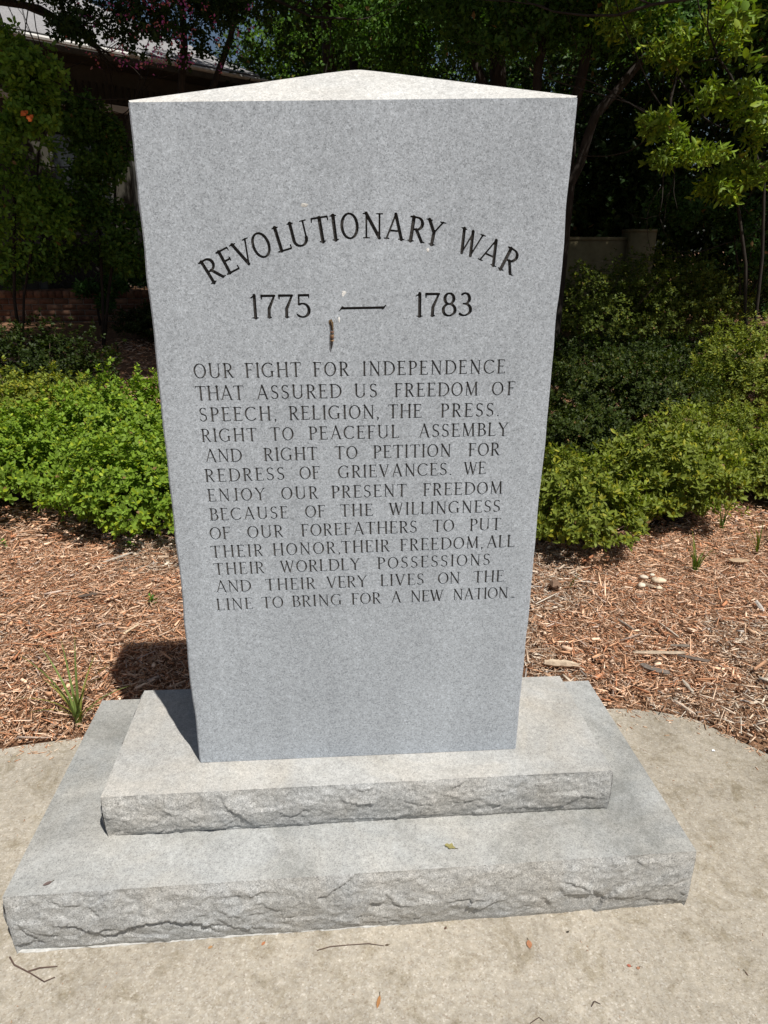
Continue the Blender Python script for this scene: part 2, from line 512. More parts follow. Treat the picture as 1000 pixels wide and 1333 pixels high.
def glyph(ch):
    g = []
    if ch == 'A': w_ = .84; g = [seg(.10, .02, .42, 1, TN), seg(.42, 1, .74, .02, TK), seg(.22, .34, .62, .34, TN)] + [seg(0, .02, .2, .02, .016), seg(.62, .02, .86, .02, .016)]
    elif ch == 'B': w_ = .62; g = stem(.14, b=False, a=False) + [seg(.02, .975, .3, .975, TN), seg(.02, .025, .3, .025, TN), seg(.14, .53, .34, .53, TN)] + arc(.3, .755, .22, .22, 90, -90) + arc(.32, .28, .28, .255, 90, -90)
    elif ch == 'C': w_ = .78; g = arc(.44, .5, .40, .48, 48, 312, 26) + vs(.72, .93, 1) + [seg(.71, .14, .75, .2, .02)]
    elif ch == 'D': w_ = .82; g = stem(.14, a=False, b=False) + [seg(.02, .975, .36, .975, TN), seg(.02, .025, .36, .025, TN)] + arc(.34, .5, .44, .475, 90, -90, 22)
    elif ch == 'E': w_ = .62; g = stem(.14, a=False, b=False) + [seg(.02, .975, .54, .975, TN), seg(.14, .53, .44, .53, TN), seg(.02, .025, .58, .025, TN)] + vs(.54, .98) + vs(.585, .15, 1) + [seg(.44, .60, .44, .46, .018)]
    elif ch == 'F': w_ = .58; g = stem(.14, a=False) + [seg(.02, .975, .54, .975, TN), seg(.14, .53, .42, .53, TN), seg(.42, .60, .42, .46, .018)] + vs(.54, .98)
    elif ch == 'G': w_ = .86; g = arc(.44, .5, .40, .48, 48, 300, 26) + vs(.72, .93, 1) + [seg(.70, .40, .70, .08, TK), seg(.58, .41, .84, .41, .018)]
    elif ch == 'H': w_ = .84; g = stem(.14) + stem(.70) + [seg(.14, .52, .70, .52, TN)]
    elif ch == 'I': w_ = .28; g = stem(.14)
    elif ch == 'J': w_ = .42; g = stem(.28, b=False) + arc(.11, .16, .17, .17, 0, -110, 8)
    elif ch == 'L': w_ = .60; g = stem(.14, b=False) + [seg(.02, .025, .55, .025, TN)] + vs(.57, .16, 1)
    elif ch == 'M': w_ = .98; g = [seg(.16, .97, .12, .03, TN), seg(.16, .99, .48, .06, TK), seg(.48, .06, .80, .99, TN), seg(.80, .97, .84, .03, TK), seg(.02, .975, .2, .975, .016), seg(.8, .975, .94, .975, .016)] + [seg(0, .02, .24, .02, .016), seg(.72, .02, .97, .02, .016)]
    elif ch == 'N': w_ = .84; g = [seg(.14, .97, .14, .03, TN), seg(.13, .99, .70, .02, TK), seg(.70, .97, .70, .03, TN), seg(0, .975, .18, .975, .016), seg(.58, .975, .83, .975, .016), seg(.02, .02, .27, .02, .016)]
    elif ch == 'O': w_ = .84; g = arc(.42, .5, .36, .475, 0, 360, 40)
    elif ch == 'P': w_ = .60; g = stem(.14, a=False) + [seg(.02, .975, .32, .975, TN), seg(.14, .47, .32, .47, TN)] + arc(.3, .722, .25, .253, 90, -90)
    elif ch == 'R': w_ = .70; g = stem(.14, a=False) + [seg(.02, .975, .32, .975, TN), seg(.14, .49, .32, .49, TN)] + arc(.3, .732, .24, .243, 90, -90) + [seg(.32, .49, .60, .04, TK * .95), seg(.60, .03, .72, .02, .018)]
    elif ch == 'S': w_ = .56; g = arc(.28, .745, .20, .23, 40, 235, 16, TK * .8) + [seg(.165, .555, .40, .44, TK)] + arc(.26, .26, .22, .235, 50, -145, 16, TK * .8) + vs(.46, .95, 1, .14) + vs(.05, .20, 1, .13)
    elif ch == 'T': w_ = .72; g = stem(.36, a=False) + [seg(.03, .975, .69, .975, TN)] + [seg(.025, .98, .01, .83, .022, .014), seg(.695, .98, .71, .83, .022, .014)]
    elif ch == 'U': w_ = .84; g = [seg(.14, .97, .14, .32, TK), seg(.70, .97, .70, .32, TN)] + arc(.42, .30, .28, .28, 180, 360, 16) + sf(.14, .975) + [seg(.58, .975, .83, .975, .016)]
    elif ch == 'V': w_ = .80; g = [seg(.10, .98, .41, .02, TK), seg(.41, .02, .70, .98, TN), seg(-.02, .975, .23, .975, .016), seg(.58, .975, .82, .975, .016)]
    elif ch == 'W': w_ = 1.12; g = [seg(.10, .98, .34, .02, TK), seg(.34, .02, .56, .98, TN), seg(.52, .98, .76, .02, TK), seg(.76, .02, 1.0, .98, TN), seg(-.02, .975, .22, .975, .016), seg(.9, .975, 1.12, .975, .016)]
    elif ch == 'Y': w_ = .80; g = [seg(.10, .98, .40, .5, TK), seg(.40, .5, .70, .98, TN), seg(.40, .52, .40, .03, TK), seg(-.02, .975, .22, .975, .016), seg(.58, .975, .82, .975, .016)] + sf(.4, .025)
    elif ch == '1': w_ = .34; g = [seg(.2, .98, .2, .03, TK), seg(.2, .97, .04, .87, .026, .018)] + sf(.2, .025)
    elif ch == '7': w_ = .64; g = [seg(.04, .95, .60, .95, .045), seg(.03, .97, .03, .80, .03, .016), seg(.60, .95, .34, .40, .03, TK), seg(.34, .40, .32, .03, TK), seg(.26, .03, .42, .03, .02)]
    elif ch == '5': w_ = .62; g = [seg(.12, .95, .54, .95, .045), seg(.55, .98, .56, .83, .02, .014), seg(.12, .95, .10, .56, TN)] + arc(.26, .31, .29, .29, 122, -128, 22) + [seg(.07, .08, .02, .14, .026)]
    elif ch == '8': w_ = .64; g = arc(.32, .745, .20, .225, 0, 360, 28) + arc(.32, .27, .265, .25, 0, 360, 30)
    elif ch == '3': w_ = .60; g = arc(.27, .745, .20, .225, 130, -80, 18) + arc(.25, .275, .28, .25, 80, -135, 20) + [seg(.2, .525, .3, .52, TN)]
    elif ch == ',': w_ = .2; g = [seg(.1, .05, .1, .05, .062), seg(.13, .04, .05, -.17, .045, .012)]
    elif ch == '.': w_ = .2; g = [seg(.1, .055, .1, .055, .06)]
    elif ch == 'r': w_ = .26; g = [seg(.10, .07, .17, .04, .05), seg(.02, .03, .02, .03, .02)]    # low stop after NATION
    elif ch == '-': w_ = 2.0; g = [seg(.10, .5, 1.9, .5, .045), seg(.0, .40, .14, .55, .012, .03), seg(1.86, .45, 2.0, .60, .03, .012)]
    return w_, g


def sdf_grid(g, x0, x1, y0, y1, h):
    nx_ = int((x1 - x0) / h) + 1; ny_ = int((y1 - y0) / h) + 1
    X, Y = np.meshgrid(x0 + np.arange(nx_) * h, y0 + np.arange(ny_) * h)
    D = np.full(X.shape, 9.)
    for _, a, b, c, d, r0, r1 in g:
        L2 = (c - a) ** 2 + (d - b) ** 2
        u = np.zeros_like(X) if L2 < 1e-12 else np.clip(((X - a) * (c - a) + (Y - b) * (d - b)) / L2, 0, 1)
        D = np.minimum(D, np.hypot(X - a - u * (c - a), Y - b - u * (d - b)) - (r0 + (r1 - r0) * u))
    return X, Y, D


def contours(g, w_, off=0.0, h=1 / 56):
    x0, y0 = -.18, -.3
    X, Y, D = sdf_grid(g, x0, w_ + .18, y0, 1.15, h)
    D = D - off
    D = np.where(np.abs(D) < 1e-6, 1e-6, D); I = D < 0
    ny_, nx_ = D.shape; nxt = {}; pos = {}

    def ev(j, i, v):          # edge vertex; v=0 horizontal edge (j,i)-(j,i+1) ; v=1 vertical
        k = (j, i, v)
        if k not in pos:
            a = D[j, i]; b = D[j + v, i + 1 - v]; t_ = a / (a - b)
            pos[k] = (X[j, i] + (0 if v else t_ * h), Y[j, i] + (t_ * h if v else 0))
        return k
    for j in range(ny_ - 1):
        for i in range(nx_ - 1):
            c = I[j, i] | I[j, i + 1] << 1 | I[j + 1, i + 1] << 2 | I[j + 1, i] << 3
            if c in (0, 15): continue
            B, R_, T_, L_ = (j, i, 0), (j, i + 1, 1), (j + 1, i, 0), (j, i, 1)
            tab = {1: [(L_, B)], 2: [(B, R_)], 3: [(L_, R_)], 4: [(R_, T_)], 5: [(L_, B), (R_, T_)], 6: [(B, T_)], 7: [(L_, T_)], 8: [(T_, L_)],
                   9: [(T_, B)], 10: [(B, R_), (T_, L_)], 11: [(T_, R_)], 12: [(R_, L_)], 13: [(R_, B)], 14: [(B, L_)]}[int(c)]
            for a, b in tab: nxt[ev(*a)] = ev(*b)
    loops = []; seen = set()
    for k in list(nxt):
        if k in seen: continue
        lp = []; q = k
        while q not in seen:
            seen.add(q); lp.append(pos[q]); q = nxt.get(q)
            if q is None: break
        if q == k and len(lp) > 5: loops.append(simplify(np.array(lp)))
    return [l for l in loops if len(l) > 3]


def simplify(P, tol=.0055):
    n = len(P); far = int(((P - P[0]) ** 2).sum(1).argmax())

    def dp(a, b):
        if b <= a + 1: return []
        A, B = P[a], P[b % n]; ab = B - A; L = math.hypot(*ab) + 1e-9
        Q = P[a + 1:b]; d_ = abs((Q[:, 0] - A[0]) * ab[1] - (Q[:, 1] - A[1]) * ab[0]) / L
        k = int(d_.argmax())
        if d_[k] < tol: return []
        k += a + 1; return dp(a, k) + [k] + dp(k, b)
    idx = [0] + dp(0, far) + [far] + dp(far, n)
    return P[idx]


GL = {}


def get(ch):
    if ch not in GL:
        w_, g = glyph(ch[0]); GL[ch] = (w_, contours(g, w_, .011 if len(ch) > 1 else .004))
    return GL[ch]          # 'A' is the light cut of the text, 'A+' the heavier cut of title and dates


def area(P): return .5 * float(np.sum(P[:, 0] * np.roll(P[:, 1], -1) - np.roll(P[:, 0], -1) * P[:, 1]))


def fp(px, py):                       # image point on the tablet's face plane -> (x, z)
    q = at(px, py, 0.0); return np.array([q[0], q[2]])


def place_word(word, x0, x1, base, top):
    """x0,x1 in image px at the given baseline line; base/top: functions x->y (px)"""
    a = fp(x0, base(x0)); b = fp(x1, base(x1)); tp = fp((x0 + x1) / 2, top((x0 + x1) / 2)); md = (a + b) / 2
    ux = b - a; L = np.linalg.norm(ux); ux /= L; uz = np.array([-ux[1], ux[0]]); H = (tp - md) @ uz
    ws = [get(c)[0] for c in word]
    nat = sum(ws) * H; gap = (L - nat) / max(1, len(word) - 1) if len(word) > 1 else 0
    sx = 1.0; mg = .05 * H
    if len(word) > 1 and gap < mg:
        sx = (L - mg * (len(word) - 1)) / nat; gap = mg
    if len(word) > 1 and gap > .28 * H:
        gap = .28 * H; sx = (L - gap * (len(word) - 1)) / nat
    if len(word) == 1: sx = L / nat
    x = 0; out = []
    for c, w_ in zip(word, ws):
        o = a + ux * x
        out.append((c, o, ux * H * sx, uz * H)); x += w_ * H * sx + gap
    return out


def lin(xa, ya, xb, yb): return lambda x: ya + (yb - ya) * (x - xa) / (xb - xa)


LINES = [  # words with px spans; (xa, top, bottom) left ; (xb, top, bottom) right
    ([('OUR', 252.8, 304.5), ('FIGHT', 319.6, 392.3), ('FOR', 407.9, 454.5), ('INDEPENDENCE', 472, 657.6)], (253, 473.5, 492.8), (657, 468.2, 486)),
    ([('THAT', 255.4, 318.1), ('ASSURED', 334.2, 444.6), ('US', 461.5, 491.3), ('FREEDOM', 513.6, 622.3), ('OF', 640, 670.3)], (255, 502.9, 521.5), (670, 496.6, 514.2)),
    ([('SPEECH,', 260.2, 360.5), ('RELIGION,', 376.4, 494), ('THE', 505.2, 548.9), ('PRESS.', 573.6, 650)], (260, 530.8, 549.0), (650, 524.3, 542.0)),
    ([('RIGHT', 262.7, 334.6), ('TO', 352.2, 382.6), ('PEACEFUL', 402.4, 519.6), ('ASSEMBLY', 544.8, 661.7)], (263, 558.6, 575.7), (661, 550, 567.3)),
    ([('AND', 267.5, 315.2), ('RIGHT', 343.8, 413.4), ('TO', 436.2, 465.6), ('PETITION', 486, 587.3), ('FOR', 609.6, 650.4)], (267, 585.2, 602.2), (650, 576.2, 593)),
    ([('REDRESS', 267.5, 370.9), ('OF', 390.3, 416.7), ('GRIEVANCES.', 440.6, 588), ('WE', 603.6, 632.4)], (267, 610.9, 627.9), (632, 601.1, 617.2)),
    ([('ENJOY', 270.9, 346.1), ('OUR', 366.5, 414.3), ('PRESENT', 431.8, 529.2), ('FREEDOM', 550.8, 654)], (271, 636.8, 653.2), (654, 626.7, 643.0)),
    ([('BECAUSE', 273.6, 375.5), ('OF', 397.5, 423.8), ('THE', 443.1, 485.5), ('WILLINGNESS', 506.4, 651.1)], (274, 662, 678), (651, 650.7, 666.6)),
    ([('OF', 273.6, 300.5), ('OUR', 322.4, 369.2), ('FOREFATHERS', 392.3, 543.1), ('TO', 563.3, 591.1), ('PUT', 611.3, 651.6)], (274, 686.5, 702.7), (651, 674.3, 690)),
    ([('THEIR', 275.3, 342.9), ('HONOR,', 355.5, 443.5), ('THEIR', 444.6, 507.1), ('FREEDOM,', 520.8, 629), ('ALL', 632.9, 669.6)], (275, 710.9, 726.7), (669, 696.6, 712.2)),
    ([('THEIR', 279.3, 344.6), ('WORLDLY', 365, 469.2), ('POSSESSIONS', 491.3, 637.9)], (279, 733.5, 749), (638, 720.6, 735.7)),
    ([('AND', 281.4, 327.2), ('THEIR', 346.1, 410.8), ('VERY', 425.3, 478.3), ('LIVES', 495.1, 552), ('ON', 570, 598.8), ('THE', 616.1, 655.7)], (281, 756.5, 771.8), (656, 742.4, 757.3)),
    ([('LINE', 282.5, 329.7), ('TO', 341.5, 369.2), ('BRING', 380.7, 445.4), ('FOR', 457.8, 496.1), ('A', 509, 522.5), ('NEW', 534.5, 577.7), ('NATION', 589.7, 661.5), ('r', 663.5, 671.3)], (282, 780, 795), (671, 763.6, 778.3)),
]
# title on an arc: (char, centre of the baseline px, angle deg, width px)
TITLE = [('R', 284.5, 365.5, 28), ('E', 304, 353.5, 25), ('V', 323.5, 343.5, 20), ('O', 345.5, 334, 15), ('L', 371.5, 325.5, 12), ('U', 393, 320.5, 9), ('T', 420.8, 315.8, 6), ('I', 437.5, 314.2, 3),
         ('O', 456.5, 313, 1), ('N', 485.5, 310.5, -2), ('A', 513, 311, -5), ('R', 541, 314, -9), ('Y', 562, 318, -13), ('W', 607.5, 330, -20), ('A', 633.5, 342.5, -25), ('R', 656.5, 355, -28)]
# the letters above are fitted on one circle in the tablet's plane
tp = np.array([fp(q[1], q[2]) for q in TITLE])
A_ = np.c_[2 * tp, np.ones(len(tp))]; sol = np.linalg.lstsq(A_, (tp ** 2).sum(1), rcond=None)[0]
ccx, ccz = sol[0], sol[1]; RT = math.sqrt(sol[2] + ccx ** 2 + ccz ** 2)
HT = float(np.linalg.norm(fp(438, 280.5) - fp(438.5, 313.5)))
placed_title = []
for (ch, px, py, an), q in zip(TITLE, tp):
    th = math.atan2(q[1] - ccz, q[0] - ccx)
    ux = np.array([math.sin(th), -math.cos(th)]); uz = np.array([math.cos(th), math.sin(th)])
    H = HT * (1.0 if ch not in 'O' else 1.03)
    ch += '+'; w_ = get(ch)[0]; sx = {'O': .88, 'W': .96, 'R': 1.02, 'E': .98, 'U': .98, 'N': 1.0, 'A': 1.0, 'V': 1.0}.get(ch[0], 1.0)
    o = np.array([ccx, ccz]) + uz * RT - ux * w_ * H * sx / 2
    placed_title.append((ch, o, ux * H * sx, uz * H))
placed_dates = place_word(['1+', '7+', '7+', '5+'], 327, 405, lin(327, 414.6, 405, 413.2), lin(327, 384, 405, 382.6))
d2 = place_word(['1+', '7+', '8+', '3+'], 540.5, 614.5, lin(540, 412.3, 615, 411.2), lin(540, 381.5, 615, 380.5))
a = fp(442, 401.5); b = fp(502.5, 400.3); L = np.linalg.norm(b - a); ux = (b - a) / L; uz = np.array([-ux[1], ux[0]])
dash = ('-+', a - uz * L / 4, ux * L / 2, uz * L / 2)

CH = .004
SL = dict(TL=np.array([-.4595, 1.6467 + GZ]), TR=np.array([.4657, 1.6691 + GZ]), BL=np.array([-.4604, GZ]), BR=np.array([.4505, GZ]))
THICK = .256


def side_x(z, s):
    """wavy arris of the rock pitched edge (s=-1 left, 1 right)"""
    if s < 0: a, b = SL['BL'], SL['TL']
    else: a, b = SL['BR'], SL['TR']
    f = (np.asarray(z) - a[1]) / (b[1] - a[1])
    wob = .0045 * (fbm(np.asarray(z) * 6.5 + (3 if s > 0 else 40), 2.5, 6, 3) - .5) * 2 * np.clip(np.minimum(f, 1 - f) * 9, 0, 1)
    return a[0] + (b[0] - a[0]) * f + wob


def xf(loop, pl):
    ch, o, ux, uz = pl
    return o[None] + loop[:, :1] * ux[None] + loop[:, 1:] * uz[None]


# bands of the face, each cut by its own letters
bands = []      # (z0, z1, placed list)
line_pl = []; word_pl = []
for words, (xa, ta, ba), (xb, tb, bb) in LINES:
    pl = []
    for wd, x0, x1 in words:
        pw = place_word(wd, x0, x1, lin(xa, ba, xb, bb), lin(xa, ta, xb, tb))
        if wd == 'r': word_pl[-1][1].extend(pw)
        else: word_pl.append((wd, pw))
        pl += pw
    line_pl.append(pl)
ztop = SL['TL'][1] - CH
zt_line = lambda x: SL['TL'][1] + (SL['TR'][1] - SL['TL'][1]) * (x - SL['TL'][0]) / (SL['TR'][0] - SL['TL'][0])
allpl = [(('title'), placed_title), ('dates', placed_dates + [dash] + d2)] + [('line', p) for p in line_pl]
ext = []
for k, pl in allpl:
    zz = np.concatenate([xf(l, p)[:, 1] for p in pl for l in get(p[0])[1]]); ext.append((zz.min(), zz.max()))
cuts = [None] * (len(ext) + 1)
for i in range(len(ext) - 1): cuts[i + 1] = (ext[i][0] + ext[i + 1][1]) / 2
cuts[0] = ext[0][1] + .01; cuts[-1] = ext[-1][0] - .01
fb = MB()


def inside_tris(co, eds, v, f, drop_outer=0):
    C_ = np.array([(np.array(v[q[0]][:]) + np.array(v[q[1]][:]) + np.array(v[q[2]][:])) / 3 for q in f])
    A_ = np.array([co[a][:] for a, b in eds]); B_ = np.array([co[b][:] for a, b in eds])
    px_, py_ = C_[:, 0:1], C_[:, 1:2]
    cr = ((A_[:, 1] > py_) != (B_[:, 1] > py_)) & (px_ < (B_[:, 0] - A_[:, 0]) * (py_ - A_[:, 1]) / (B_[:, 1] - A_[:, 1] + 1e-15) + A_[:, 0])
    return [q for q, k in zip(f, cr.sum(1) % 2 == 1) if k]


def tri_fill(outer, loops, y):
    """triangulate polygon with holes -> verts (x,z), faces; facing -Y"""
    co = [Vector(p) for p in outer]; eds = [(i, (i + 1) % len(outer)) for i in range(len(outer))]
    for l in loops:
        n0 = len(co); co += [Vector(p) for p in l]; eds += [(n0 + i, n0 + (i + 1) % len(l)) for i in range(len(l))]
    v, e, f, _, _, _ = geometry.delaunay_2d_cdt(co, eds, [], 1, 1e-7)
    f = inside_tris(co, eds, v, f)
    return [(p[0], y, p[1]) for p in v], [tuple(q) for q in f]


for i, (k, pl) in enumerate(allpl):
    z1, z0 = cuts[i], cuts[i + 1]
    m_ = 7 if i > 1 else 16
    zz = np.linspace(z0, z1, m_)
    outer = [(float(side_x(z, -1)) + CH, z) for z in zz] + [(float(side_x(z, 1)) - CH, z) for z in zz[::-1]]
    outer = outer[::-1]
    loops = [xf(l, p) for p in pl for l in get(p[0])[1]]
    v, f = tri_fill(outer, loops, 0.0)
    fb.add(v, f)
for z0, z1, top in ((cuts[0], None, True), (GZ + .0008, cuts[-1], False)):
    if top:
        zz = np.linspace(z0, SL['TL'][1] - CH, 12); zr = np.linspace(z0, SL['TR'][1] - CH, 12)
    else: zz = zr = np.linspace(z0, z1, 16)
    outer = [(float(side_x(z, -1)) + CH, z) for z in zz] + [(float(side_x(z, 1)) - CH, z) for z in zr[::-1]]
    v, f = tri_fill(outer[::-1], [], 0.0); fb.add(v, f)
# body: arris chamfers, rough sides, back, peaked top
nz_ = 200
zl = np.linspace(GZ + .0008, SL['TL'][1] - CH, nz_); zr = np.linspace(GZ + .0008, SL['TR'][1] - CH, nz_)
for s, zz in ((-1, zl), (1, zr)):
    xe = side_x(zz, s); ny_ = 14
    V = []
    V.append(np.stack([xe - s * CH, np.zeros(nz_), zz], 1))
    for j in range(ny_ + 1):
        y = CH + (THICK - 2 * CH) * j / ny_
        en = math.sin(PI * j / ny_) ** .6
        V.append(np.stack([xe + s * en * .012 * fbm(zz * 9, np.full(nz_, y * 9), 8 + s, 4), np.full(nz_, y), zz], 1))
    V.append(np.stack([xe - s * CH, np.full(nz_, THICK), zz], 1))
    n_ = nz_; F = []
    for j in range(ny_ + 2):
        for i in range(nz_ - 1):
            q = (j * n_ + i, j * n_ + i + 1, (j + 1) * n_ + i + 1, (j + 1) * n_ + i)
            F.append(q if s < 0 else q[::-1])
    fb.add(np.concatenate(V), F)
TLz, TRz = SL['TL'][1], SL['TR'][1]
xl, xr = SL['TL'][0], SL['TR'][0]
fb.add([(xl + CH, THICK, GZ), (xr - CH, THICK, GZ), (xr - CH, THICK, TRz - CH), (xl + CH, THICK, TLz - CH)], [(3, 2, 1, 0)])
tab = fb.build('tablet', M['tablet'], mon)
tab['label'] = 'upright grey granite tablet with peaked top and engraved face'
# peaked top: chamfer strip + slopes meeting at a blunt apex
tb_ = MB()
zc = lambda x: TLz + (TRz - TLz) * (x - xl) / (xr - xl)
r0 = [(xl + CH, 0, TLz - CH), (xr - CH, 0, TRz - CH), (xr - CH, THICK, TRz - CH), (xl + CH, THICK, TLz - CH)]
r1 = [(xl + .001, CH * .9, TLz - .0004), (xr - .001, CH * .9, TRz - .0004), (xr - .001, THICK - CH, TRz), (xl + .001, THICK - CH, TLz)]
AZ = 1.7345 + GZ; ax_ = .010
rings = [r0, r1]
for f, rise in ((.5, .5), (.86, .872), (.95, .955), (.985, .982), (1.0, .99)):
    ring = []
    for p in r1:
        ring.append((p[0] + (ax_ - p[0]) * f, p[1] + (THICK / 2 - p[1]) * f, p[2] + (AZ - p[2]) * rise))
    rings.append(ring)
V = [p for r in rings for p in r]; F = []
for j in range(len(rings) - 1):
    for i in range(4):
        k = (i + 1) % 4; F.append((j * 4 + i, j * 4 + k, (j + 1) * 4 + k, (j + 1) * 4 + i))
F.append(tuple((len(rings) - 1) * 4 + i for i in range(4)))
tb_.add(V, F)
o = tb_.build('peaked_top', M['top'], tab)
# setting joint under the tablet
jb = MB(); jb.box((-.005, THICK / 2 + .002, GZ + .0004), (.452, 0, 0), (0, THICK / 2 - .001, 0), (0, 0, .0012))
jb.build('setting_joint', M['paint'], mon)


def pocket(mbw, mbf, pl, depth):
    for l in get(pl[0])[1]:
        P = xf(l, pl); n = len(P)
        V = [(p[0], 0, p[1]) for p in P] + [(p[0], depth, p[1]) for p in P]
        mbw.add(V, [(i, (i + 1) % n, n + (i + 1) % n, n + i) for i in range(n)])
    loops = [xf(l, pl) for l in get(pl[0])[1]]
    co = []; eds = []
    for l in loops:
        n0 = len(co); co += [Vector(p) for p in l]; eds += [(n0 + i, n0 + (i + 1) % len(l)) for i in range(len(l))]
    v, e, f, _, _, _ = geometry.delaunay_2d_cdt(co, eds, [], 1, 1e-7)
    f = inside_tris(co, eds, v, f)
    mbf.add([(p[0], depth, p[1]) for p in v], [tuple(q) for q in f])


def carve(name, pls, depth, floor, label=None):
    a, b = MB(), MB()
    for p in pls: pocket(a, b, p, depth)
    V = np.concatenate(a.V + b.V); na = a.n
    me = npmesh(name, V, a.F + [tuple(i + na for i in f) for f in b.F])
    me.materials.append(M['tablet']); me.materials.append(floor)
    me.polygons.foreach_set('material_index', np.array([0] * len(a.F) + [1] * len(b.F), np.int32))
    o = link(name, me, tab)
    if label: o['label'] = label
    return o


for p in placed_title: carve('engraved_letter', [p], .0055, M['paint'])
for p in placed_dates + d2: carve('engraved_numeral', [p], .0055, M['paint'])
carve('engraved_dash', [dash], .005, M['paint'])
for wd, pl in word_pl: carve('engraved_word', pl, .0036, M['paint2'], 'engraved word ' + wd)

# bird lime spots on the face and the insect nest


def blob(mb_, px, py, rw, rh, seed, y=-.0009, tail=0, col=(1, 1, 1)):
    c_ = fp(px, py); s_ = .00158; r = np.random.default_rng(seed); n = 14
    an = np.arange(n) * 2 * PI / n; rr = 1 + r.normal(0, .22, n)
    V = [(c_[0], y, c_[1])] + [(c_[0] + rw * s_ * rr[i] * math.cos(an[i]), y * .3, c_[1] + rh * s_ * rr[i] * math.sin(an[i]) - (tail * s_ if 3.9 < an[i] < 4.9 else 0)) for i in range(n)]
    mb_.add(V, [(0, 1 + i, 1 + (i + 1) % n) for i in range(n)], col)


for px, py, a_, b_, tl, lb in ((448, 380.5, 3.6, 2.6, 3, 'white bird dropping above the dash between the dates'), (441.5, 416, 1.5, 3.5, 0, 'small white streak beneath the left end of the dash'),
                               (396.5, 266.5, 5, 2.2, 0, 'pale scuff above the title'), (557, 325, 2, 3, 0, 'small white spot under the Y of the title')):
    mb = MB(); blob(mb, px, py, a_, b_, int(px), tail=tl)
    o = mb.build('bird_dropping', M['white'] if 'scuff' not in lb else M['top']); props(o, lb, 'stain', 'pale spots on the face of the tablet')
mb = MB()
c_ = fp(432.5, 437)
for k in range(3): blob(mb, 431 + k, 420 + 3 * k, 2.6 - .4 * k, 5, 90 + k, y=-.002, col=(.16, .11, .06))
P = [(fp(430, 418)), fp(431.5, 424), fp(432, 430)]
mb.tube([(p[0], -.003, p[1]) for p in P], [.001, .002, .0014], 6, (.03, .02, .015))
for k in range(6):
    a_ = k / 5; q = fp(432.5, 432 + a_ * 11)
    mb.tube([(q[0] - .003, -.003, q[1]), (q[0], -.0075, q[1]), (q[0] + .003, -.003, q[1])], .0018, 6, [(.20, .09, .04), (.05, .03, .02), (.38, .24, .13)][k % 3])
P = [fp(432, 442), fp(432, 447), fp(431.8, 454)]
mb.tube([(p[0], -.004, p[1]) for p in P], [.0028, .0032, .0006], 6, (.05, .045, .045))
props(mb.build('insect_nest', M['solid'], col=True), 'small brown insect cocoon with a dark tail stuck below the dash on the tablet', 'insect nest')

# ------------------------------------------------------------------ mulch
# long wood splinters: irregular triangular prisms
CT = np.array([(-.5, -.5, 0), (-.42, .5, .1), (-.48, 0, .9), (.5, -.35, .1), (.44, .5, 0), (.40, .05, .8)])
CF = np.array([(0, 1, 2), (3, 5, 4), (0, 3, 4), (0, 4, 1), (1, 4, 5), (1, 5, 2), (2, 5, 3), (2, 3, 0)])
PAL = np.array([(.50, .29, .175), (.43, .225, .13), (.58, .385, .25), (.68, .51, .37), (.74, .62, .49), (.56, .455, .36), (.31, .18, .115), (.80, .71, .59), (.48, .43, .39), (.16, .105, .075)])
PAL = PAL * 1.06
PW = np.array([.15, .11, .18, .18, .12, .11, .045, .06, .045, .012]); PW /= PW.sum()


def mulch(name, n, x0, x1, y0, y1, L, W, lift, label_seed, dens=None):
    x = rng.uniform(x0, x1, n); y = rng.uniform(y0, y1, n)
    k = ~in_pad(x, y - .012)
    if dens is not None: k &= rng.random(n) < dens(x, y)
    x, y = x[k], y[k]; n = len(x)
    base = gh(x, y)
    up = rng.random(n) ** 2 * lift
    near = np.clip(1 - (y - np.interp(x, [e[0] for e in edge], [e[1] for e in edge])) / .12, 0, 1)
    z = np.maximum(base, -.004 * near) + up * (1 - .6 * near) + .004
    a = rng.uniform(0, 2 * PI, n)
    X = np.stack([np.cos(a), np.sin(a), rng.normal(0, .16, n)], 1)
    Z = np.stack([rng.normal(0, .3, n), rng.normal(0, .3, n), np.ones(n)], 1)
    ln = rng.lognormal(math.log(L), .5, n).clip(L * .3, L * 3.2); wd = rng.lognormal(math.log(W), .5, n).clip(W * .3, W * 2.1)
    sz = np.stack([ln, wd, wd * rng.uniform(.3, .8, n)], 1)
    ci = rng.choice(len(PAL), n, p=PW); c_ = PAL[ci] * rng.uniform(.75, 1.25, (n, 1))
    # drier grey-tan patches and redder patches
    f = fbm(x * 1.1 + 3, y * 1.1, 9, 3)[:, None]
    c_ = c_ * (1 - .0) * np.where(f > .5, np.array([[1.0, 1.0, 1.0]]), np.array([[1.12, .97, .88]]))
    o = link(name, scatter(name, CT, CF, np.stack([x, y, z], 1), X, Z, sz, c_), None, M['chip'])
    return o


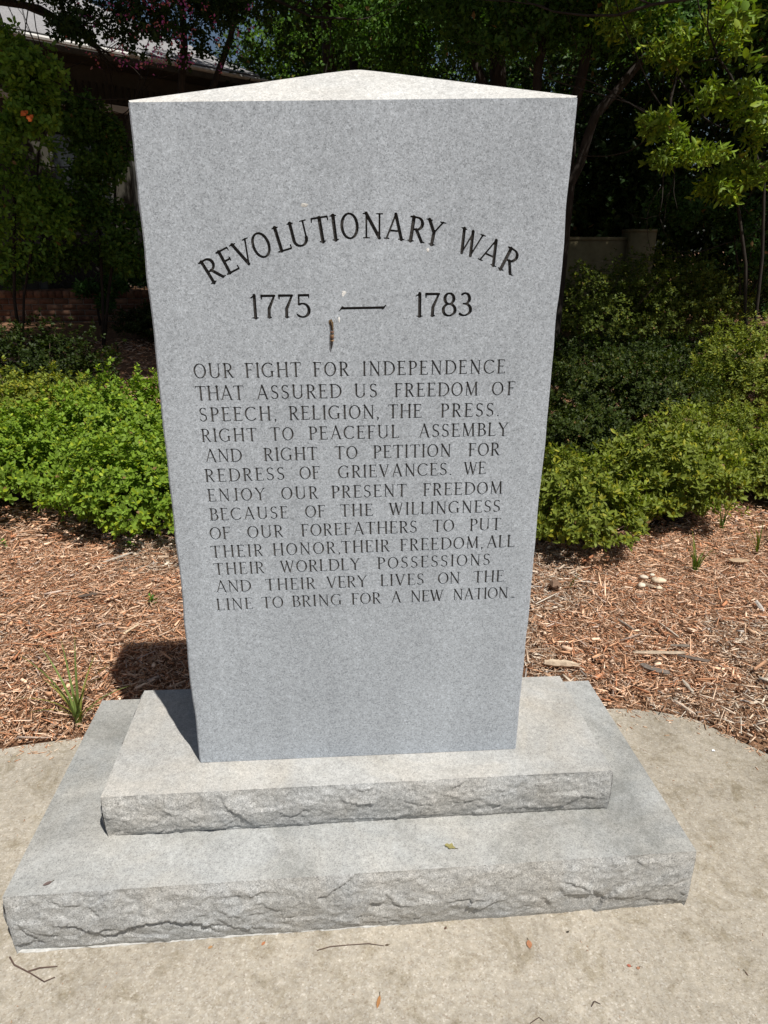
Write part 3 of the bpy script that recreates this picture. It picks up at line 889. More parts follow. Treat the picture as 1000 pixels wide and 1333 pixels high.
o = mulch('mulch', 85000, -2.3, 2.6, .45, 2.5, .018, .0026, .018, 0); props(o, 'shredded red brown wood mulch around the monument behind the pad', 'mulch', kind='stuff')
o = mulch('mulch', 16000, -2.3, 2.9, .45, 3.2, .055, .0040, .026, 0); props(o, 'long fibrous wood splinters tangled over the mulch', 'mulch', kind='stuff')
o = mulch('mulch', 2600, -2.3, 2.9, .45, 3.2, .042, .0105, .026, 0); props(o, 'broader pale wood chips lying on the shredded mulch', 'mulch', kind='stuff')
o = mulch('mulch', 34000, -5.5, 6.5, 2.3, 8, .045, .008, .03, 0); props(o, 'wood mulch under and beyond the shrubs', 'mulch', kind='stuff')
o = mulch('mulch', 9000, 1.2, 3.2, -1.2, .5, .026, .0045, .026, 0); props(o, 'shredded mulch curving round the right end of the concrete pad', 'mulch', kind='stuff')
o = mulch('mulch', 9000, -3.4, -1.2, -.6, .5, .026, .0045, .026, 0); props(o, 'shredded mulch curving round the left end of the concrete pad', 'mulch', kind='stuff')
# stray crumbs on the paving near its edge
n = 700
x = rng.uniform(-2, 1.7, n); y = np.interp(x, [e[0] for e in edge], [e[1] for e in edge]) - rng.exponential(.035, n)
k = ~((x > -.93) & (x < .9)); x = x[k]; y = y[k]; n = len(x); a = rng.uniform(0, 6.3, n)
props(link('mulch_crumbs', scatter('mulch_crumbs', CT, CF, np.stack([x, y, np.full(n, .001)], 1), np.stack([np.cos(a), np.sin(a), 0 * a], 1), np.tile([0, 0, 1.], (n, 1)),
      np.stack([rng.uniform(.006, .03, n), rng.uniform(.002, .005, n), np.full(n, .003)], 1), PAL[rng.choice(len(PAL), n, p=PW)]), None, M['chip']), 'wood crumbs strewn along the edge of the concrete pad', 'crumbs', kind='stuff')
n = 420
x = rng.uniform(-1.6, 1.6, n); y = rng.uniform(-1.2, .5, n); a = rng.uniform(0, 6.3, n)
inb = (x > -.95) & (x < .93) & (y > -.33); x = x[~inb]; y = y[~inb]; a = a[~inb]; n = len(x)
props(link('grit', scatter('grit', CT, CF, np.stack([x, y, np.full(n, .0005)], 1), np.stack([np.cos(a), np.sin(a), 0 * a], 1), np.tile([0, 0, 1.], (n, 1)),
      np.stack([rng.uniform(.002, .009, n), rng.uniform(.0012, .003, n), np.full(n, .002)], 1), PAL[rng.choice(len(PAL), n, p=PW)] * .8), None, M['chip']), 'fine grit and specks on the concrete pad', 'grit', kind='stuff')


def chunk(name, px, py, L, W, H, ang, col, label, cat, group=None, bend=.0, seed=1, z=None):
    """a split piece of wood: a tapered, bent, faceted bar with a splintered end"""
    r = np.random.default_rng(seed)
    q = atz(px, py, .02 if z is None else z)
    zb = float(gh(q[0], q[1])) + .040 if z is None else z
    q = atz(px, py, zb)
    L *= 1.6; W *= 1.3; H *= 1.3
    mb_ = MB(); n = 9; s_ = np.linspace(-.5, .5, n); m = 6
    an = np.arange(m) * 2 * PI / m
    V = []
    prof = r.normal(1, .22, m); W *= .95
    for i, t_ in enumerate(s_):
        e = 1 - .25 * abs(t_ * 2) ** 4 + r.normal(0, .09)
        for j in range(m):
            V.append((t_ * L + (r.normal(0, .07) * L if i in (0, n - 1) else 0), e * W / 2 * prof[j] * r.uniform(.88, 1.12) * math.cos(an[j]) + bend * L * (4 * t_ * t_), e * H / 2 * prof[j] * math.sin(an[j]) + H * .5))
    F = [(i * m + j, i * m + (j + 1) % m, (i + 1) * m + (j + 1) % m, (i + 1) * m + j) for i in range(n - 1) for j in range(m)]
    F += [tuple(range(m))[::-1], tuple((n - 1) * m + j for j in range(m))]
    mb_.add(V, F, col)
    o = mb_.build(name, M['chip'], col=True); o.location = (q[0], q[1], zb - .004); o.rotation_euler = (r.normal(0, .1), r.normal(0, .05), ang)
    props(o, label, cat, group); return o


chunk('wood_chunk', 730, 866, .085, .026, .022, -.12, (.62, .50, .37), 'thick pale split wood block behind the back right corner of the step', 'wood', seed=3)
chunk('bark_piece', 855, 850, .13, .016, .010, -.22, (.50, .41, .31), 'long pale stick lying aslant on the mulch to the right', 'stick', 'wood pieces lying on the mulch', seed=4)
chunk('bark_piece', 905, 858, .075, .022, .012, -.45, (.15, .12, .10), 'dark weathered bark piece right of the long pale stick', 'bark', 'wood pieces lying on the mulch', seed=5)
chunk('bark_piece', 852, 873, .07, .018, .012, -.55, (.17, .145, .125), 'dark curved bark piece below the long pale stick', 'bark', 'wood pieces lying on the mulch', bend=.1, seed=6)
chunk('bark_piece', 886, 841, .05, .015, .009, -.15, (.20, .17, .14), 'short grey bark flake above the dark weathered piece', 'bark', 'wood pieces lying on the mulch', seed=7)
chunk('bark_piece', 815, 813, .085, .011, .008, 1.85, (.30, .26, .22), 'thin grey twig leaning upward on the mulch left of the pale stake', 'stick', 'wood pieces lying on the mulch', seed=8)
chunk('bark_piece', 872, 821, .09, .010, .008, 1.75, (.55, .47, .38), 'thin pale stake above the long pale stick', 'stick', 'wood pieces lying on the mulch', seed=9)
chunk('bark_piece', 895, 893, .05, .014, .008, 1.6, (.45, .39, .32), 'short pale chip upright on the mulch below the bark pieces', 'chip', 'wood pieces lying on the mulch', seed=10)
chunk('bark_piece', 892, 921, .06, .009, .006, 1.9, (.62, .50, .40), 'slim pinkish splinter nearest the edge of the concrete', 'splinter', 'wood pieces lying on the mulch', seed=11)
chunk('bark_piece', 722, 762, .05, .036, .02, 1.4, (.20, .13, .09), 'square brown bark block beside the right edge of the tablet', 'bark', 'wood pieces lying on the mulch', seed=12)
chunk('bark_piece', 172, 818, .055, .011, .008, 1.1, (.68, .55, .38), 'pale yellow splinter right of centre in the left mulch', 'splinter', 'wood pieces lying on the mulch', seed=13)
chunk('bark_piece', 155, 725, .11, .010, .008, .75, (.55, .50, .43), 'long grey stick near the left shrub', 'stick', 'wood pieces lying on the mulch', seed=14)
chunk('bark_piece', 115, 775, .06, .02, .012, .25, (.13, .10, .08), 'dark bark flake in the middle of the left mulch', 'bark', 'wood pieces lying on the mulch', seed=15)
chunk('bark_piece', 962, 730, .06, .03, .01, -.3, (.45, .33, .22), 'flat tan bark chip near the right shrubs', 'bark', 'wood pieces lying on the mulch', seed=16)
chunk('bark_piece', 990, 790, .05, .02, .012, 1.4, (.50, .46, .42), 'grey chip close to the right border of the bed', 'chip', 'wood pieces lying on the mulch', seed=17)


def pebble(px, py, r, sx, sy, col, label, seed, z=.03):
    q = atz(px, py, z); rr = np.random.default_rng(seed)
    zb = float(gh(q[0], q[1])) + .042
    q = atz(px, py, zb)
    r *= 1.45; nu, nv = 12, 8; V = []
    for j in range(nv + 1):
        for i in range(nu):
            a_, b_ = i * 2 * PI / nu, j * PI / nv
            d_ = 1 + .1 * math.sin(3 * a_ + seed) * math.sin(b_) + rr.normal(0, .02)
            V.append((r * sx * d_ * math.cos(a_) * math.sin(b_), r * sy * d_ * math.sin(a_) * math.sin(b_), r * .7 * d_ * math.cos(b_)))
    F = [(j * nu + i, (j + 1) * nu + i, (j + 1) * nu + (i + 1) % nu, j * nu + (i + 1) % nu) for j in range(nv) for i in range(nu)]
    mb_ = MB(); mb_.add(V, F, col); o = mb_.build('pebble', M['solid'], smooth=True, col=True)
    o.location = (q[0], q[1], zb + r * .3); o.rotation_euler.z = rr.uniform(-.6, .6)
    props(o, label, 'stone', 'pale pebbles in the mulch by the right shrub')


pebble(857, 757, .017, 1.6, 1, (.68, .55, .40), 'largest tan pebble of the cluster below the right shrub', 1)
pebble(838, 752, .011, 1.5, 1, (.66, .57, .46), 'upper left pebble of the cluster below the right shrub', 2)
pebble(849, 749, .008, 1.2, 1, (.70, .62, .50), 'small topmost pebble between two larger ones', 3)
pebble(835, 763, .013, 1.1, 1, (.72, .63, .50), 'round pale pebble at the lower left of the cluster', 4)
pebble(858, 766, .009, 1.3, 1, (.72, .62, .46), 'small pebble beneath the largest tan one', 5)
chunk('bark_piece', 849, 763, .07, .012, .010, -.7, (.64, .52, .38), 'pale stick lying between the pebbles', 'stick', 'wood pieces lying on the mulch', seed=18)

# ---- things on the pad and the steps


def flat_leaf(px, py, z, L, W, ang, col, label, cat, curl=.25, lobes=0):
    q = atz(px, py, z); n = 9; V = []; s_ = np.linspace(0, 1, n)
    for t_ in s_:
        h_ = W / 2 * math.sin(PI * min(1, t_ * .96 + .02)) ** .8 * (1 + (.35 * math.sin(t_ * 14) if lobes else 0))
        zz = .001 + curl * L * .35 * (t_ - .5) ** 2
        V += [((t_ - .5) * L, -h_, zz + curl * h_), ((t_ - .5) * L, 0, zz), ((t_ - .5) * L, h_, zz + curl * h_)]
    F = [(3 * i + j, 3 * i + 3 + j, 3 * i + 4 + j, 3 * i + 1 + j) for i in range(n - 1) for j in (0, 1)]
    mb_ = MB(); mb_.add(V, F, col); mb_.tube([(L * .45, 0, .002), (L * .75, .002, .002)], .0007, 5, (.1, .08, .04))
    o = mb_.build('fallen_leaf', M['solid'], col=True)
    o.location = (q[0], q[1], z + .0008); o.rotation_euler.z = ang
    props(o, label, cat, 'dry leaves and scraps fallen around the monument'); return o


flat_leaf(586, 1103, ZL, .030, .016, -.5, (.30, .27, .11), 'yellow green lobed leaf on top of the lower step', 'leaf', .4, 1)
flat_leaf(62, 1151, ZL, .022, .010, .5, (.16, .12, .11), 'dark flake on the lower step near its left corner', 'leaf')
flat_leaf(689, 1230, 0, .024, .014, 1.5, (.40, .19, .10), 'reddish dry leaf on the pad in front of the steps', 'leaf')
flat_leaf(493, 1305, 0, .032, .009, 1.3, (.40, .20, .08), 'narrow orange leaf at the bottom of the picture', 'leaf')
flat_leaf(343, 1229, 0, .013, .008, .9, (.45, .20, .10), 'tiny orange leaf scrap by the foot of the lower step', 'leaf')
flat_leaf(274, 1234, 0, .013, .008, .5, (.42, .25, .12), 'tiny tan leaf scrap left of the tiny orange one', 'leaf')
flat_leaf(819, 1258, 0, .011, .008, -.5, (.40, .14, .09), 'left red scrap of the pair on the right pad', 'leaf')
flat_leaf(831, 1261, 0, .010, .008, .3, (.38, .20, .12), 'right brown scrap of the pair on the right pad', 'leaf')
flat_leaf(929, 978, 0, .014, .011, .2, (.85, .85, .85), 'white scrap of paper on the pad near the right mulch', 'paper', .5)
flat_leaf(739, 1214, 0, .008, .006, .3, (.06, .05, .04), 'black speck before the lower step', 'leaf')
flat_leaf(580, 1209, 0, .009, .006, .9, (.12, .07, .05), 'dark brown speck close to the foot of the lower step', 'leaf')
flat_leaf(504, 1231, 0, .011, .006, .0, (.12, .09, .06), 'brown speck at the right end of the long twig', 'leaf')
flat_leaf(972, 1268, 0, .014, .003, 1.7, (.14, .09, .06), 'thin brown scrap upright at the right border of the pad', 'leaf')


def stick(lst, label, col=(.11, .075, .06), r=.0016, z=0):
    mb_ = MB(); b0 = atz(*lst[0][0], z)
    for P in lst:
        Q = [atz(px, py, z) for px, py in P]; Q = [q - b0 + np.array([0, 0, r * 1.2 + (.003 if i % 2 else 0)]) for i, q in enumerate(Q)]
        mb_.tube(Q, np.linspace(r, r * .6, len(Q)), 6, col)
    o = mb_.build('twig', M['twig'] if False else M['solid'], col=True); o.location = b0; props(o, label, 'twig', 'twigs lying on the pad')


stick([[(13, 1247), (19, 1258), (40, 1268), (58, 1280), (72, 1273)], [(36, 1266), (52, 1262), (75, 1259)]], 'forked dark twig at the left front corner of the lower step', r=.0022)
stick([[(413, 1238), (430, 1234), (452, 1231), (480, 1230), (500, 1232)]], 'long thin bent twig in front of the lower step', r=.0014)
stick([[(770, 1311), (774, 1305), (782, 1308)]], 'short hooked twig low on the pad', r=.0014)
stick([[(690, 1333), (702, 1326), (708, 1330)]], 'curled twig at the lower border of the picture', r=.0012)

# ------------------------------------------------------------------ foliage
LT = np.array([(0, 0, 0), (.3, .26, .07), (.3, 0, -.02), (.3, -.26, .07), (.68, .25, .06), (.68, 0, -.03), (.68, -.25, .06), (1, 0, -.06)])
LF3 = np.array([(0, 2, 1), (0, 3, 2), (1, 2, 5), (1, 5, 4), (2, 3, 6), (2, 6, 5), (4, 5, 7), (5, 6, 7)])
LT2 = np.array([(0, 0, 0), (.5, .3, .08), (1, 0, -.05), (.5, -.3, .08)])
LF2 = np.array([(0, 2, 1), (0, 3, 2)])


def leafcols(n, base, var=.34, yel=.15):
    c_ = np.tile(np.asarray(base, float), (n, 1)) * rng.uniform(1 - var, 1 + var, (n, 1))
    y = (rng.random(n) < yel)[:, None]
    c_ = np.where(y, c_ * [1.55, 1.25, .8], c_)
    return np.where((rng.random(n) < .007)[:, None], np.array([[.22, .14, .06]]), c_)      # a few dead leaves


def rosettes(name, tips, dirs, nl, L, base, parent, mat, simple_=False, spread=1.0, var=.34, yel=.15, aspect=1.0):
    """each shoot tip carries nl leaves fanned round its axis"""
    n = len(tips); N = n * nl
    T = np.repeat(tips, nl, 0); D = norm(np.repeat(dirs, nl, 0))
    a = np.tile(np.arange(nl) * 2.4, n) + np.repeat(rng.uniform(0, 6.28, n), nl) + rng.normal(0, .25, N)
    ref = np.tile([.31, .52, .2], (N, 1)); A = norm(np.cross(D, ref)); B = np.cross(D, A)
    rad = A * np.cos(a)[:, None] + B * np.sin(a)[:, None]
    lay = np.tile(np.arange(nl) / nl, n)[:, None]
    X = norm(rad * (spread * (1.0 - .35 * lay)) + D * (.15 + .75 * lay) + rng.normal(0, .15, (N, 3)))
    Z = norm(D + .3 * rng.normal(0, 1, (N, 3)) - .2 * rad)
    P = T - D * (1 - lay) * L * .9 + rng.normal(0, L * .08, (N, 3))
    sz = L * rng.uniform(.65, 1.2, N) * (1 - .25 * lay[:, 0])
    s3 = np.stack([sz, sz * aspect, sz], 1)
    c_ = leafcols(N, base, var, yel) * (1 + .25 * lay)
    tv, tf = (LT2, LF2) if simple_ else (LT, LF3)
    o = link(name, scatter(name, tv, tf, P, X, Z, s3, c_), parent, mat)
    o['kind'] = 'stuff'
    return o


def shrub(cx, cy, rx, ry, h, label, base=(.075, .13, .022), L=.036, ntip=2600, nl=7, seed=0, lump=.40, name='azalea_shrub', cat='shrub', simple_=False, group='shrubs in the bed around the monument', yel=.15, spread=1.0, aspect=1.0):
    r = np.random.default_rng(seed)
    z0 = float(gh(cx, cy))
    root = empty(name, (cx, cy, z0), label, cat, group)
    # shell of tips on a lumpy dome
    n = ntip
    a = r.uniform(0, 2 * PI, n); u = r.uniform(-.12, 1, n)
    el = np.arcsin(np.clip(u, -1, 1))
    d = np.stack([np.cos(a) * np.cos(el), np.sin(a) * np.cos(el), np.sin(el)], 1)
    lum = 1 + lump * 2 * (fbm(a * 1.5 + seed, el * 2.2 + 4 + seed, seed % 13, 3) - .5) + .10 * r.normal(0, 1, n) * (r.random(n) < .35)
    depth = 1 - r.random(n) ** 2 * .38
    rr = lum * depth
    P = d * rr[:, None] * [rx, ry, h * .62] + [0, 0, h * .38]
    P[:, 2] = np.maximum(P[:, 2], .03 + .05 * r.random(n))
    cl = fbm(a * 4.2 + seed, el * 5.5 + 1.7 * seed, (seed + 5) % 13, 3)          # clumps and dark pockets between them
    pull = np.clip((.53 - cl) * 6, 0, 1) * (.26 + .28 * r.random(n)); pull[P[:, 2] < .15] *= .4
    P = P * (1 - pull[:, None])
    # a few long shoots
    k = r.random(n) < .05; P[k] += d[k] * [.05, .05, .10] * r.uniform(.3, 1, (k.sum(), 1))
    D = norm(d + [0, 0, .75] + r.normal(0, .35, (n, 3)))
    rosettes('foliage', P, D, nl, L, base, root, M['leaf'], simple_, spread, yel=yel, aspect=aspect)
    mb_ = MB()
    for q in range(26):
        i = r.integers(n); tip = P[i]; b0 = np.array([r.normal(0, .12) * rx, r.normal(0, .12) * ry, 0])
        mid = (b0 + tip) / 2 + r.normal(0, .04, 3); mid[2] = max(mid[2], .05)
        mb_.tube([b0, mid, tip], [.008, .005, .002], 5)
    mb_.build('stem', M['twig'], root, True)['kind'] = 'stuff'
    return root


LIM = (.162, .252, .03); MID = (.07, .135, .022); OLV = (.165, .205, .034); DRK = (.026, .043, .009)  # DRK: leaf green lowered so the colour itself carries the background shade
G1 = 'low azalea shrubs in the bed'


def sh(px, pyb, Y, rx, ry, h, label, **kw):
    """shrub centred at image column px, at depth Y"""
    q = at(px, pyb, Y); shrub(float(q[0]), Y, rx, ry, h, label, group=G1, **kw)


sh(183, 600, 2.78, .56, .56, .62, 'bright green azalea close beside the left edge of the tablet', base=LIM, L=.041, seed=1, ntip=2500)
sh(22, 600, 3.3, .66, .58, .66, 'bright green azalea at the left border of the picture', base=LIM, L=.041, seed=2, ntip=2900)
sh(165, 560, 3.75, .60, .50, .78, 'bright azalea mound in the second row left of the tablet', base=LIM, L=.041, seed=3, ntip=2500)
sh(20, 520, 4.35, .80, .5, .72, 'pale leaved azalea at the far left behind the bright ones', base=OLV, seed=4, ntip=2400, yel=.3)
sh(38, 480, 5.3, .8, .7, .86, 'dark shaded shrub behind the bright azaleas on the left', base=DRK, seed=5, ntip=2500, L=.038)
sh(748, 690, 2.30, .40, .42, .56, 'azalea close beside the right edge of the tablet', base=OLV, seed=6, ntip=1500, spread=.85, L=.047, aspect=.8)
sh(862, 650, 2.62, .46, .44, .70, 'tallest azalea of the front row right of the tablet', base=OLV, seed=7, ntip=1750, spread=.85, L=.047, aspect=.8)
sh(948, 600, 3.6, .80, .55, .55, 'broad low azalea behind the front row on the right', base=OLV, seed=8, ntip=3600, L=.032, aspect=.7)
sh(1010, 600, 3.05, .42, .42, .46, 'low azalea cut by the right border of the picture', base=OLV, seed=19, ntip=1900, L=.04, aspect=.75)
sh(980, 520, 4.9, .62, .6, .92, 'sunlit azalea mound at the right border of the picture', base=OLV, seed=9, ntip=2400, L=.04, aspect=.75)
sh(800, 520, 4.5, 1.0, .62, .80, 'shaded azalea mound in the second row right of the tablet', base=(.04, .06, .013), seed=10, ntip=3600)  # azalea green darkened, shade put into the leaf colour
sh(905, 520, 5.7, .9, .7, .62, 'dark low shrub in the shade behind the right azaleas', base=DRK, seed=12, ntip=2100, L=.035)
sh(760, 560, 3.7, .45, .5, .50, 'shaded low azalea between the front azalea and the dark mound', base=(.04, .06, .013), seed=16, ntip=1700)  # same darkened azalea green, shade put into the colour
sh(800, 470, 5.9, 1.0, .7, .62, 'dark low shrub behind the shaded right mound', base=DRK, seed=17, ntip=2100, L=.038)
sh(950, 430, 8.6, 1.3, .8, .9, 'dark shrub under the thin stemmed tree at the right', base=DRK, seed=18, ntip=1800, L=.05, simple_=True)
sh(790, 420, 7.3, 1.15, .8, 1.08, 'shrub with sunlit top before the khaki wall, left of two', base=(.10, .135, .025), seed=13, ntip=3200, L=.04, nl=6)
sh(880, 420, 7.6, .95, .8, 1.15, 'shrub with sunlit top before the khaki wall, right of two', base=(.10, .135, .025), seed=14, ntip=2800, L=.04, nl=6)
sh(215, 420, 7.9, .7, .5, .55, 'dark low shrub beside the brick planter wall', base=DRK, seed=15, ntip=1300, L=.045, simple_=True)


# grass blades and seedlings
def blades(px, py, n, L, label, cat, col=(.16, .22, .06), w_=.008, spread=.5, seed=0, group=None, name='grass_tuft', stuffz=None):
    q = atz(px, py, .02); zb = float(gh(q[0], q[1])) + .012; q = atz(px, py, zb)
    root = empty(name, tuple(q), label, cat, group); r = np.random.default_rng(seed)
    for k in range(n):
        a_ = r.uniform(0, 2 * PI); l_ = L * r.uniform(.55, 1.1); s_ = spread * r.uniform(.4, 1.3)
        T = np.linspace(0, 1, 7)
        P = np.stack([np.cos(a_) * s_ * l_ * T ** 1.6, np.sin(a_) * s_ * l_ * T ** 1.6, l_ * (T - .35 * s_ * T ** 2.5)], 1)
        P[:, :2] += r.normal(0, .006, 2)
        sd_ = np.array([-math.sin(a_), math.cos(a_), 0]); ww = w_ * (1 - T ** 2.2) * .5 + .0002
        V = np.concatenate([P - sd_ * ww[:, None], P + sd_ * ww[:, None] + [0, 0, .0006], P + [0, 0, -.0012]]); m = 7
        F = [(i, i + 1, 2 * m + i + 1, 2 * m + i) for i in range(m - 1)] + [(2 * m + i, 2 * m + i + 1, m + i + 1, m + i) for i in range(m - 1)]
        mb_ = MB(); mb_.add(V, F, np.array(col) * r.uniform(.7, 1.3) * ([1.5, 1.15, .9] if r.random() < .3 else [1, 1, 1]))
        mb_.build('blade', M['leaf'], root, col=True)


blades(104, 944, 15, .36, 'grass weed growing at the back left edge of the concrete pad', 'grass', seed=5, spread=.75, w_=.010)
blades(905, 745, 14, .24, 'loose green grass tuft below the right azaleas', 'grass', (.10, .16, .03), seed=6, group='grass tufts under the right shrubs')
blades(985, 722, 10, .25, 'grass tuft at the right border near the mulch', 'grass', (.10, .16, .03), seed=7, group='grass tufts under the right shrubs')
blades(940, 690, 9, .26, 'grass tuft poking from under the broad azalea', 'grass', (.10, .16, .03), seed=8, group='grass tufts under the right shrubs')
blades(742, 765, 5, .12, 'small grass sprout beside the square bark block', 'grass', (.13, .18, .04), seed=9, group='grass tufts under the right shrubs')


def seedling(px, py, label, seed, L=.03, n=9, h=.07):
    q = atz(px, py, .02); zb = float(gh(q[0], q[1])) + .015; q = atz(px, py, zb); r = np.random.default_rng(seed)
    root = empty('seedling', tuple(q), label, 'seedling', 'seedlings sprouting from the mulch')
    tips = np.stack([r.normal(0, .012, 3), r.normal(0, .012, 3), np.array([h, h * .6, h * .35])], 1)
    o = rosettes('foliage', tips, np.tile([0, 0, 1.], (3, 1)) + r.normal(0, .3, (3, 3)), n // 2, L, (.09, .20, .03), root, M['leaf']); 
    mb_ = MB(); mb_.tube([(0, 0, -.01), tips[1] * .7, tips[0]], .0014, 5); mb_.build('stem', M['twig'], root)


seedling(197, 786, 'small green seedling in the mulch left of the tablet', 1, .032, 12, .055)
seedling(5, 712, 'seedling at the left border of the mulch', 2)
seedling(90, 683, 'seedling under the left azaleas', 3)
seedling(170, 712, 'seedling at the foot of the azalea beside the tablet', 4, .045)

# ------------------------------------------------------------------ trees


def limbs(mb_, p0, d0, L, r0, lev, r, tips, jit=.25, up=.15, nsub=3):
    n = 7; P = [np.array(p0, float)]; d = norm(np.array(d0, float))
    for i in range(n - 1):
        d = norm(d + r.normal(0, jit * .35, 3) + [0, 0, up * .15]); P.append(P[-1] + d * L / (n - 1))
    rad = np.linspace(r0, r0 * .55, n); mb_.tube(P, rad, 8 if lev == 0 else 5)
    if lev >= 3 or r0 < .006: tips.append(P[-1]); return
    for k in range(nsub):
        i = n - 1 - int(r.integers(0, 4)) if k else n - 1
        dd = norm(d + r.normal(0, .55, 3) + [0, 0, .1])
        limbs(mb_, P[i], dd, L * r.uniform(.5, .75), rad[i] * .65, lev + 1, r, tips, jit, up, nsub)
    tips.append(P[n // 2 + 1])


def crown_pts(r, n, c_, rad, lumpn=14, hollow=.35):
    """points gathered in clumps inside an ellipsoid"""
    u = norm(r.normal(0, 1, (lumpn, 3))) * (r.random((lumpn, 1)) ** .4); cs = u * rad * .85
    k = r.integers(0, lumpn, n)
    P = cs[k] + norm(r.normal(0, 1, (n, 3))) * (r.random((n, 1)) ** .5) * np.asarray(rad) * .38
    return P + c_


def tree(name, label, foot, stems, crown, rad, nclump, L, base, cat='tree', seed=0, nl=6, group='trees and tall shrubs behind the monument', lumpn=22, yel=.08, simple_=True, droop=0, mat='leaf', trunk_r=.09, aspect=1.0):
    r = np.random.default_rng(seed)
    z0 = float(gh(foot[0], foot[1])) - .05
    root = empty(name, (foot[0], foot[1], z0), label, cat, group)
    off = np.array([foot[0], foot[1], z0])
    for (P, rr) in stems:
        mb_ = MB(); P = np.array(P, float) - off
        Q = [P[0]]
        for a_, b_ in zip(P[:-1], P[1:]):
            for t_ in (.34, .67, 1): Q.append(a_ + (b_ - a_) * t_ + (r.normal(0, .025, 3) if t_ < 1 else 0))
        mb_.tube(Q, np.linspace(rr, rr * .5, len(Q)), 9)
        tips = []
        for k in range(4):
            limbs(mb_, Q[-1 - k % 2], norm(np.array(Q[-1]) - Q[-3] + r.normal(0, .5, 3)), 1.3, rr * .4, 1, r, tips, .4)
        mb_.build('trunk', M['bark'], root, True)
    for i, (c_, ra) in enumerate(zip(crown, rad)):
        n = int(nclump / len(crown)); P = crown_pts(r, n, np.array(c_) - off, np.array(ra), lumpn)
        D = norm(norm(P - (np.array(c_) - off)) * .8 + [0, 0, .5 - droop] + r.normal(0, .5, (n, 3)))
        rosettes('crown', P, D, nl, L, base, root, M[mat], simple_, yel=yel, aspect=aspect)
    return root


def ell(px, py, Y, rx, ry, rz):
    q = at(px, py, Y); return (tuple(q), (rx, ry, rz))


# overstory: added trees, crowns above the frame placed to shade the back of the garden
OVER = [((-7.4, 7.5), (-7.4, 6.4, 6.6), (2.6, 2.8, 1.5)), ((-4.7, 3.1), (-.9, 5.2, 7.0), (2.0, 3.0, 1.7)), ((5.4, 4.4), (2.5, 3.9, 7.1), (1.7, 2.8, 1.4)), ((7.6, 7.5), (5.7, 6.4, 6.9), (2.4, 2.6, 1.6)), ((11.5, 7), (10.8, 6.4, 6.8), (2.6, 2.8, 1.6)),
        ((-8.2, 12), (-10, 12.4, 7.2), (2.6, 2.4, 1.8)), ((-.1, 11.5), (-.1, 9.6, 7.4), (2.0, 2.2, 1.8)), ((3.0, 11.8), (2.2, 10.6, 7.3), (3, 2.8, 1.8)), ((8.4, 12), (7.2, 11.2, 7.2), (3, 2.8, 1.8)), ((13, 12), (12, 11, 7.2), (3, 2.8, 1.8)),
        ((.2, 15.8), (.6, 15.4, 7.6), (4.4, 3.2, 2.2)), ((8, 16), (7.8, 15.4, 7.4), (4.2, 3.2, 2.2)), ((14.5, 15.5), (14, 15.2, 7.2), (4, 3.2, 2.2)), ((-6.9, 8.3), (-3.5, 8.2, 6.0), (1.7, 1.4, .8))]
OL = ['shade tree whose crown hangs over the left border of the garden', 'shade tree left of the frame, crown arching over the planter', 'shade tree beside the right border, crown over the dark right mound', 'shade tree at the right border with its crown over the khaki wall',
      'shade tree beyond the right border of the garden', 'tall tree by the left end of the house', 'tall tree standing behind the middle of the tablet', 'tall tree behind the tablet toward the khaki wall', 'tall tree right of the khaki wall', 'tall tree at the far right end of the garden',
      'rear tall tree in line with the tablet', 'rear tall tree in line with the khaki wall', 'rear tall tree at the far right', 'shade tree left of the frame reaching over the front of the porch']
for i, (f_, c_, ra) in enumerate(OVER):
    tree('shade_tree', OL[i], f_, [([(f_[0], f_[1], 0), (f_[0] + .1, f_[1] - .1, 2.5), (c_[0], c_[1] + .5, c_[2] - .8)], .16)], [c_], [ra], 5200, .17, (.035, .075, .018), seed=30 + i, nl=5, lumpn=46)
# thick understory masses that fill the back
BACK = [(-1.2, 13.5, 2.6, 1.9, 2.7), (1.8, 13.0, 2.6, 1.9, 2.5), (4.6, 13.6, 3.0, 1.8, 2.8), (7.6, 13.0, 3.0, 1.9, 2.9), (10.8, 13, 3.0, 1.9, 3.0), (6.2, 17.5, 4, 2, 4.4), (.8, 17.8, 4, 2, 4.4), (12, 17.5, 4, 2, 4.6)]
BL = ['evergreen behind the tablet, left of two', 'evergreen behind the tablet, right of two', 'evergreen behind the khaki wall', 'evergreen right of the khaki pillar', 'evergreen at the far right of the garden', 'high rear evergreen above the khaki wall',
      'high rear evergreen above the tablet', 'high rear evergreen at the right']
for i, (x_, y_, rx_, ry_, hz) in enumerate(BACK):
    tree('evergreen_tree', 'dark dense ' + BL[i], (x_, y_), [([(x_, y_, 0), (x_, y_, hz)], .12)], [(x_, y_, hz * .95)], [(rx_, ry_, hz * 1.0)], 4200, .15, (.026, .055, .014), seed=60 + i, nl=5, lumpn=60)

# beyond the garden: sunlit trees that close the gaps under the crowns
for i, (px, py, Y, rx_, ry_, rz_) in enumerate([(400, 75, 24, 2.3, 1.6, 1.9), (520, 20, 30, 4.5, 2, 5), (690, 10, 30, 4.5, 2, 6), (860, 10, 31, 4.5, 2, 6), (1010, 30, 30, 4.5, 2, 7)]):
    q = at(px, py, Y)
    tree('background_tree', ['fresh green sunlit tree seen in the gap between the roof and the tablet', 'distant tree filling the view above the apex of the tablet', 'distant tree above the right half of the tablet', 'distant tree above the khaki wall', 'distant tree at the upper right corner'][i],
         (q[0], Y), [([(q[0], Y, 0), (q[0], Y, float(q[2]) - .5)], .2)], [tuple(q)], [(rx_, ry_, rz_)], 2400, .26 if i else .16, (.085, .16, .028) if i else (.10, .19, .03), seed=70 + i, nl=5, lumpn=50)

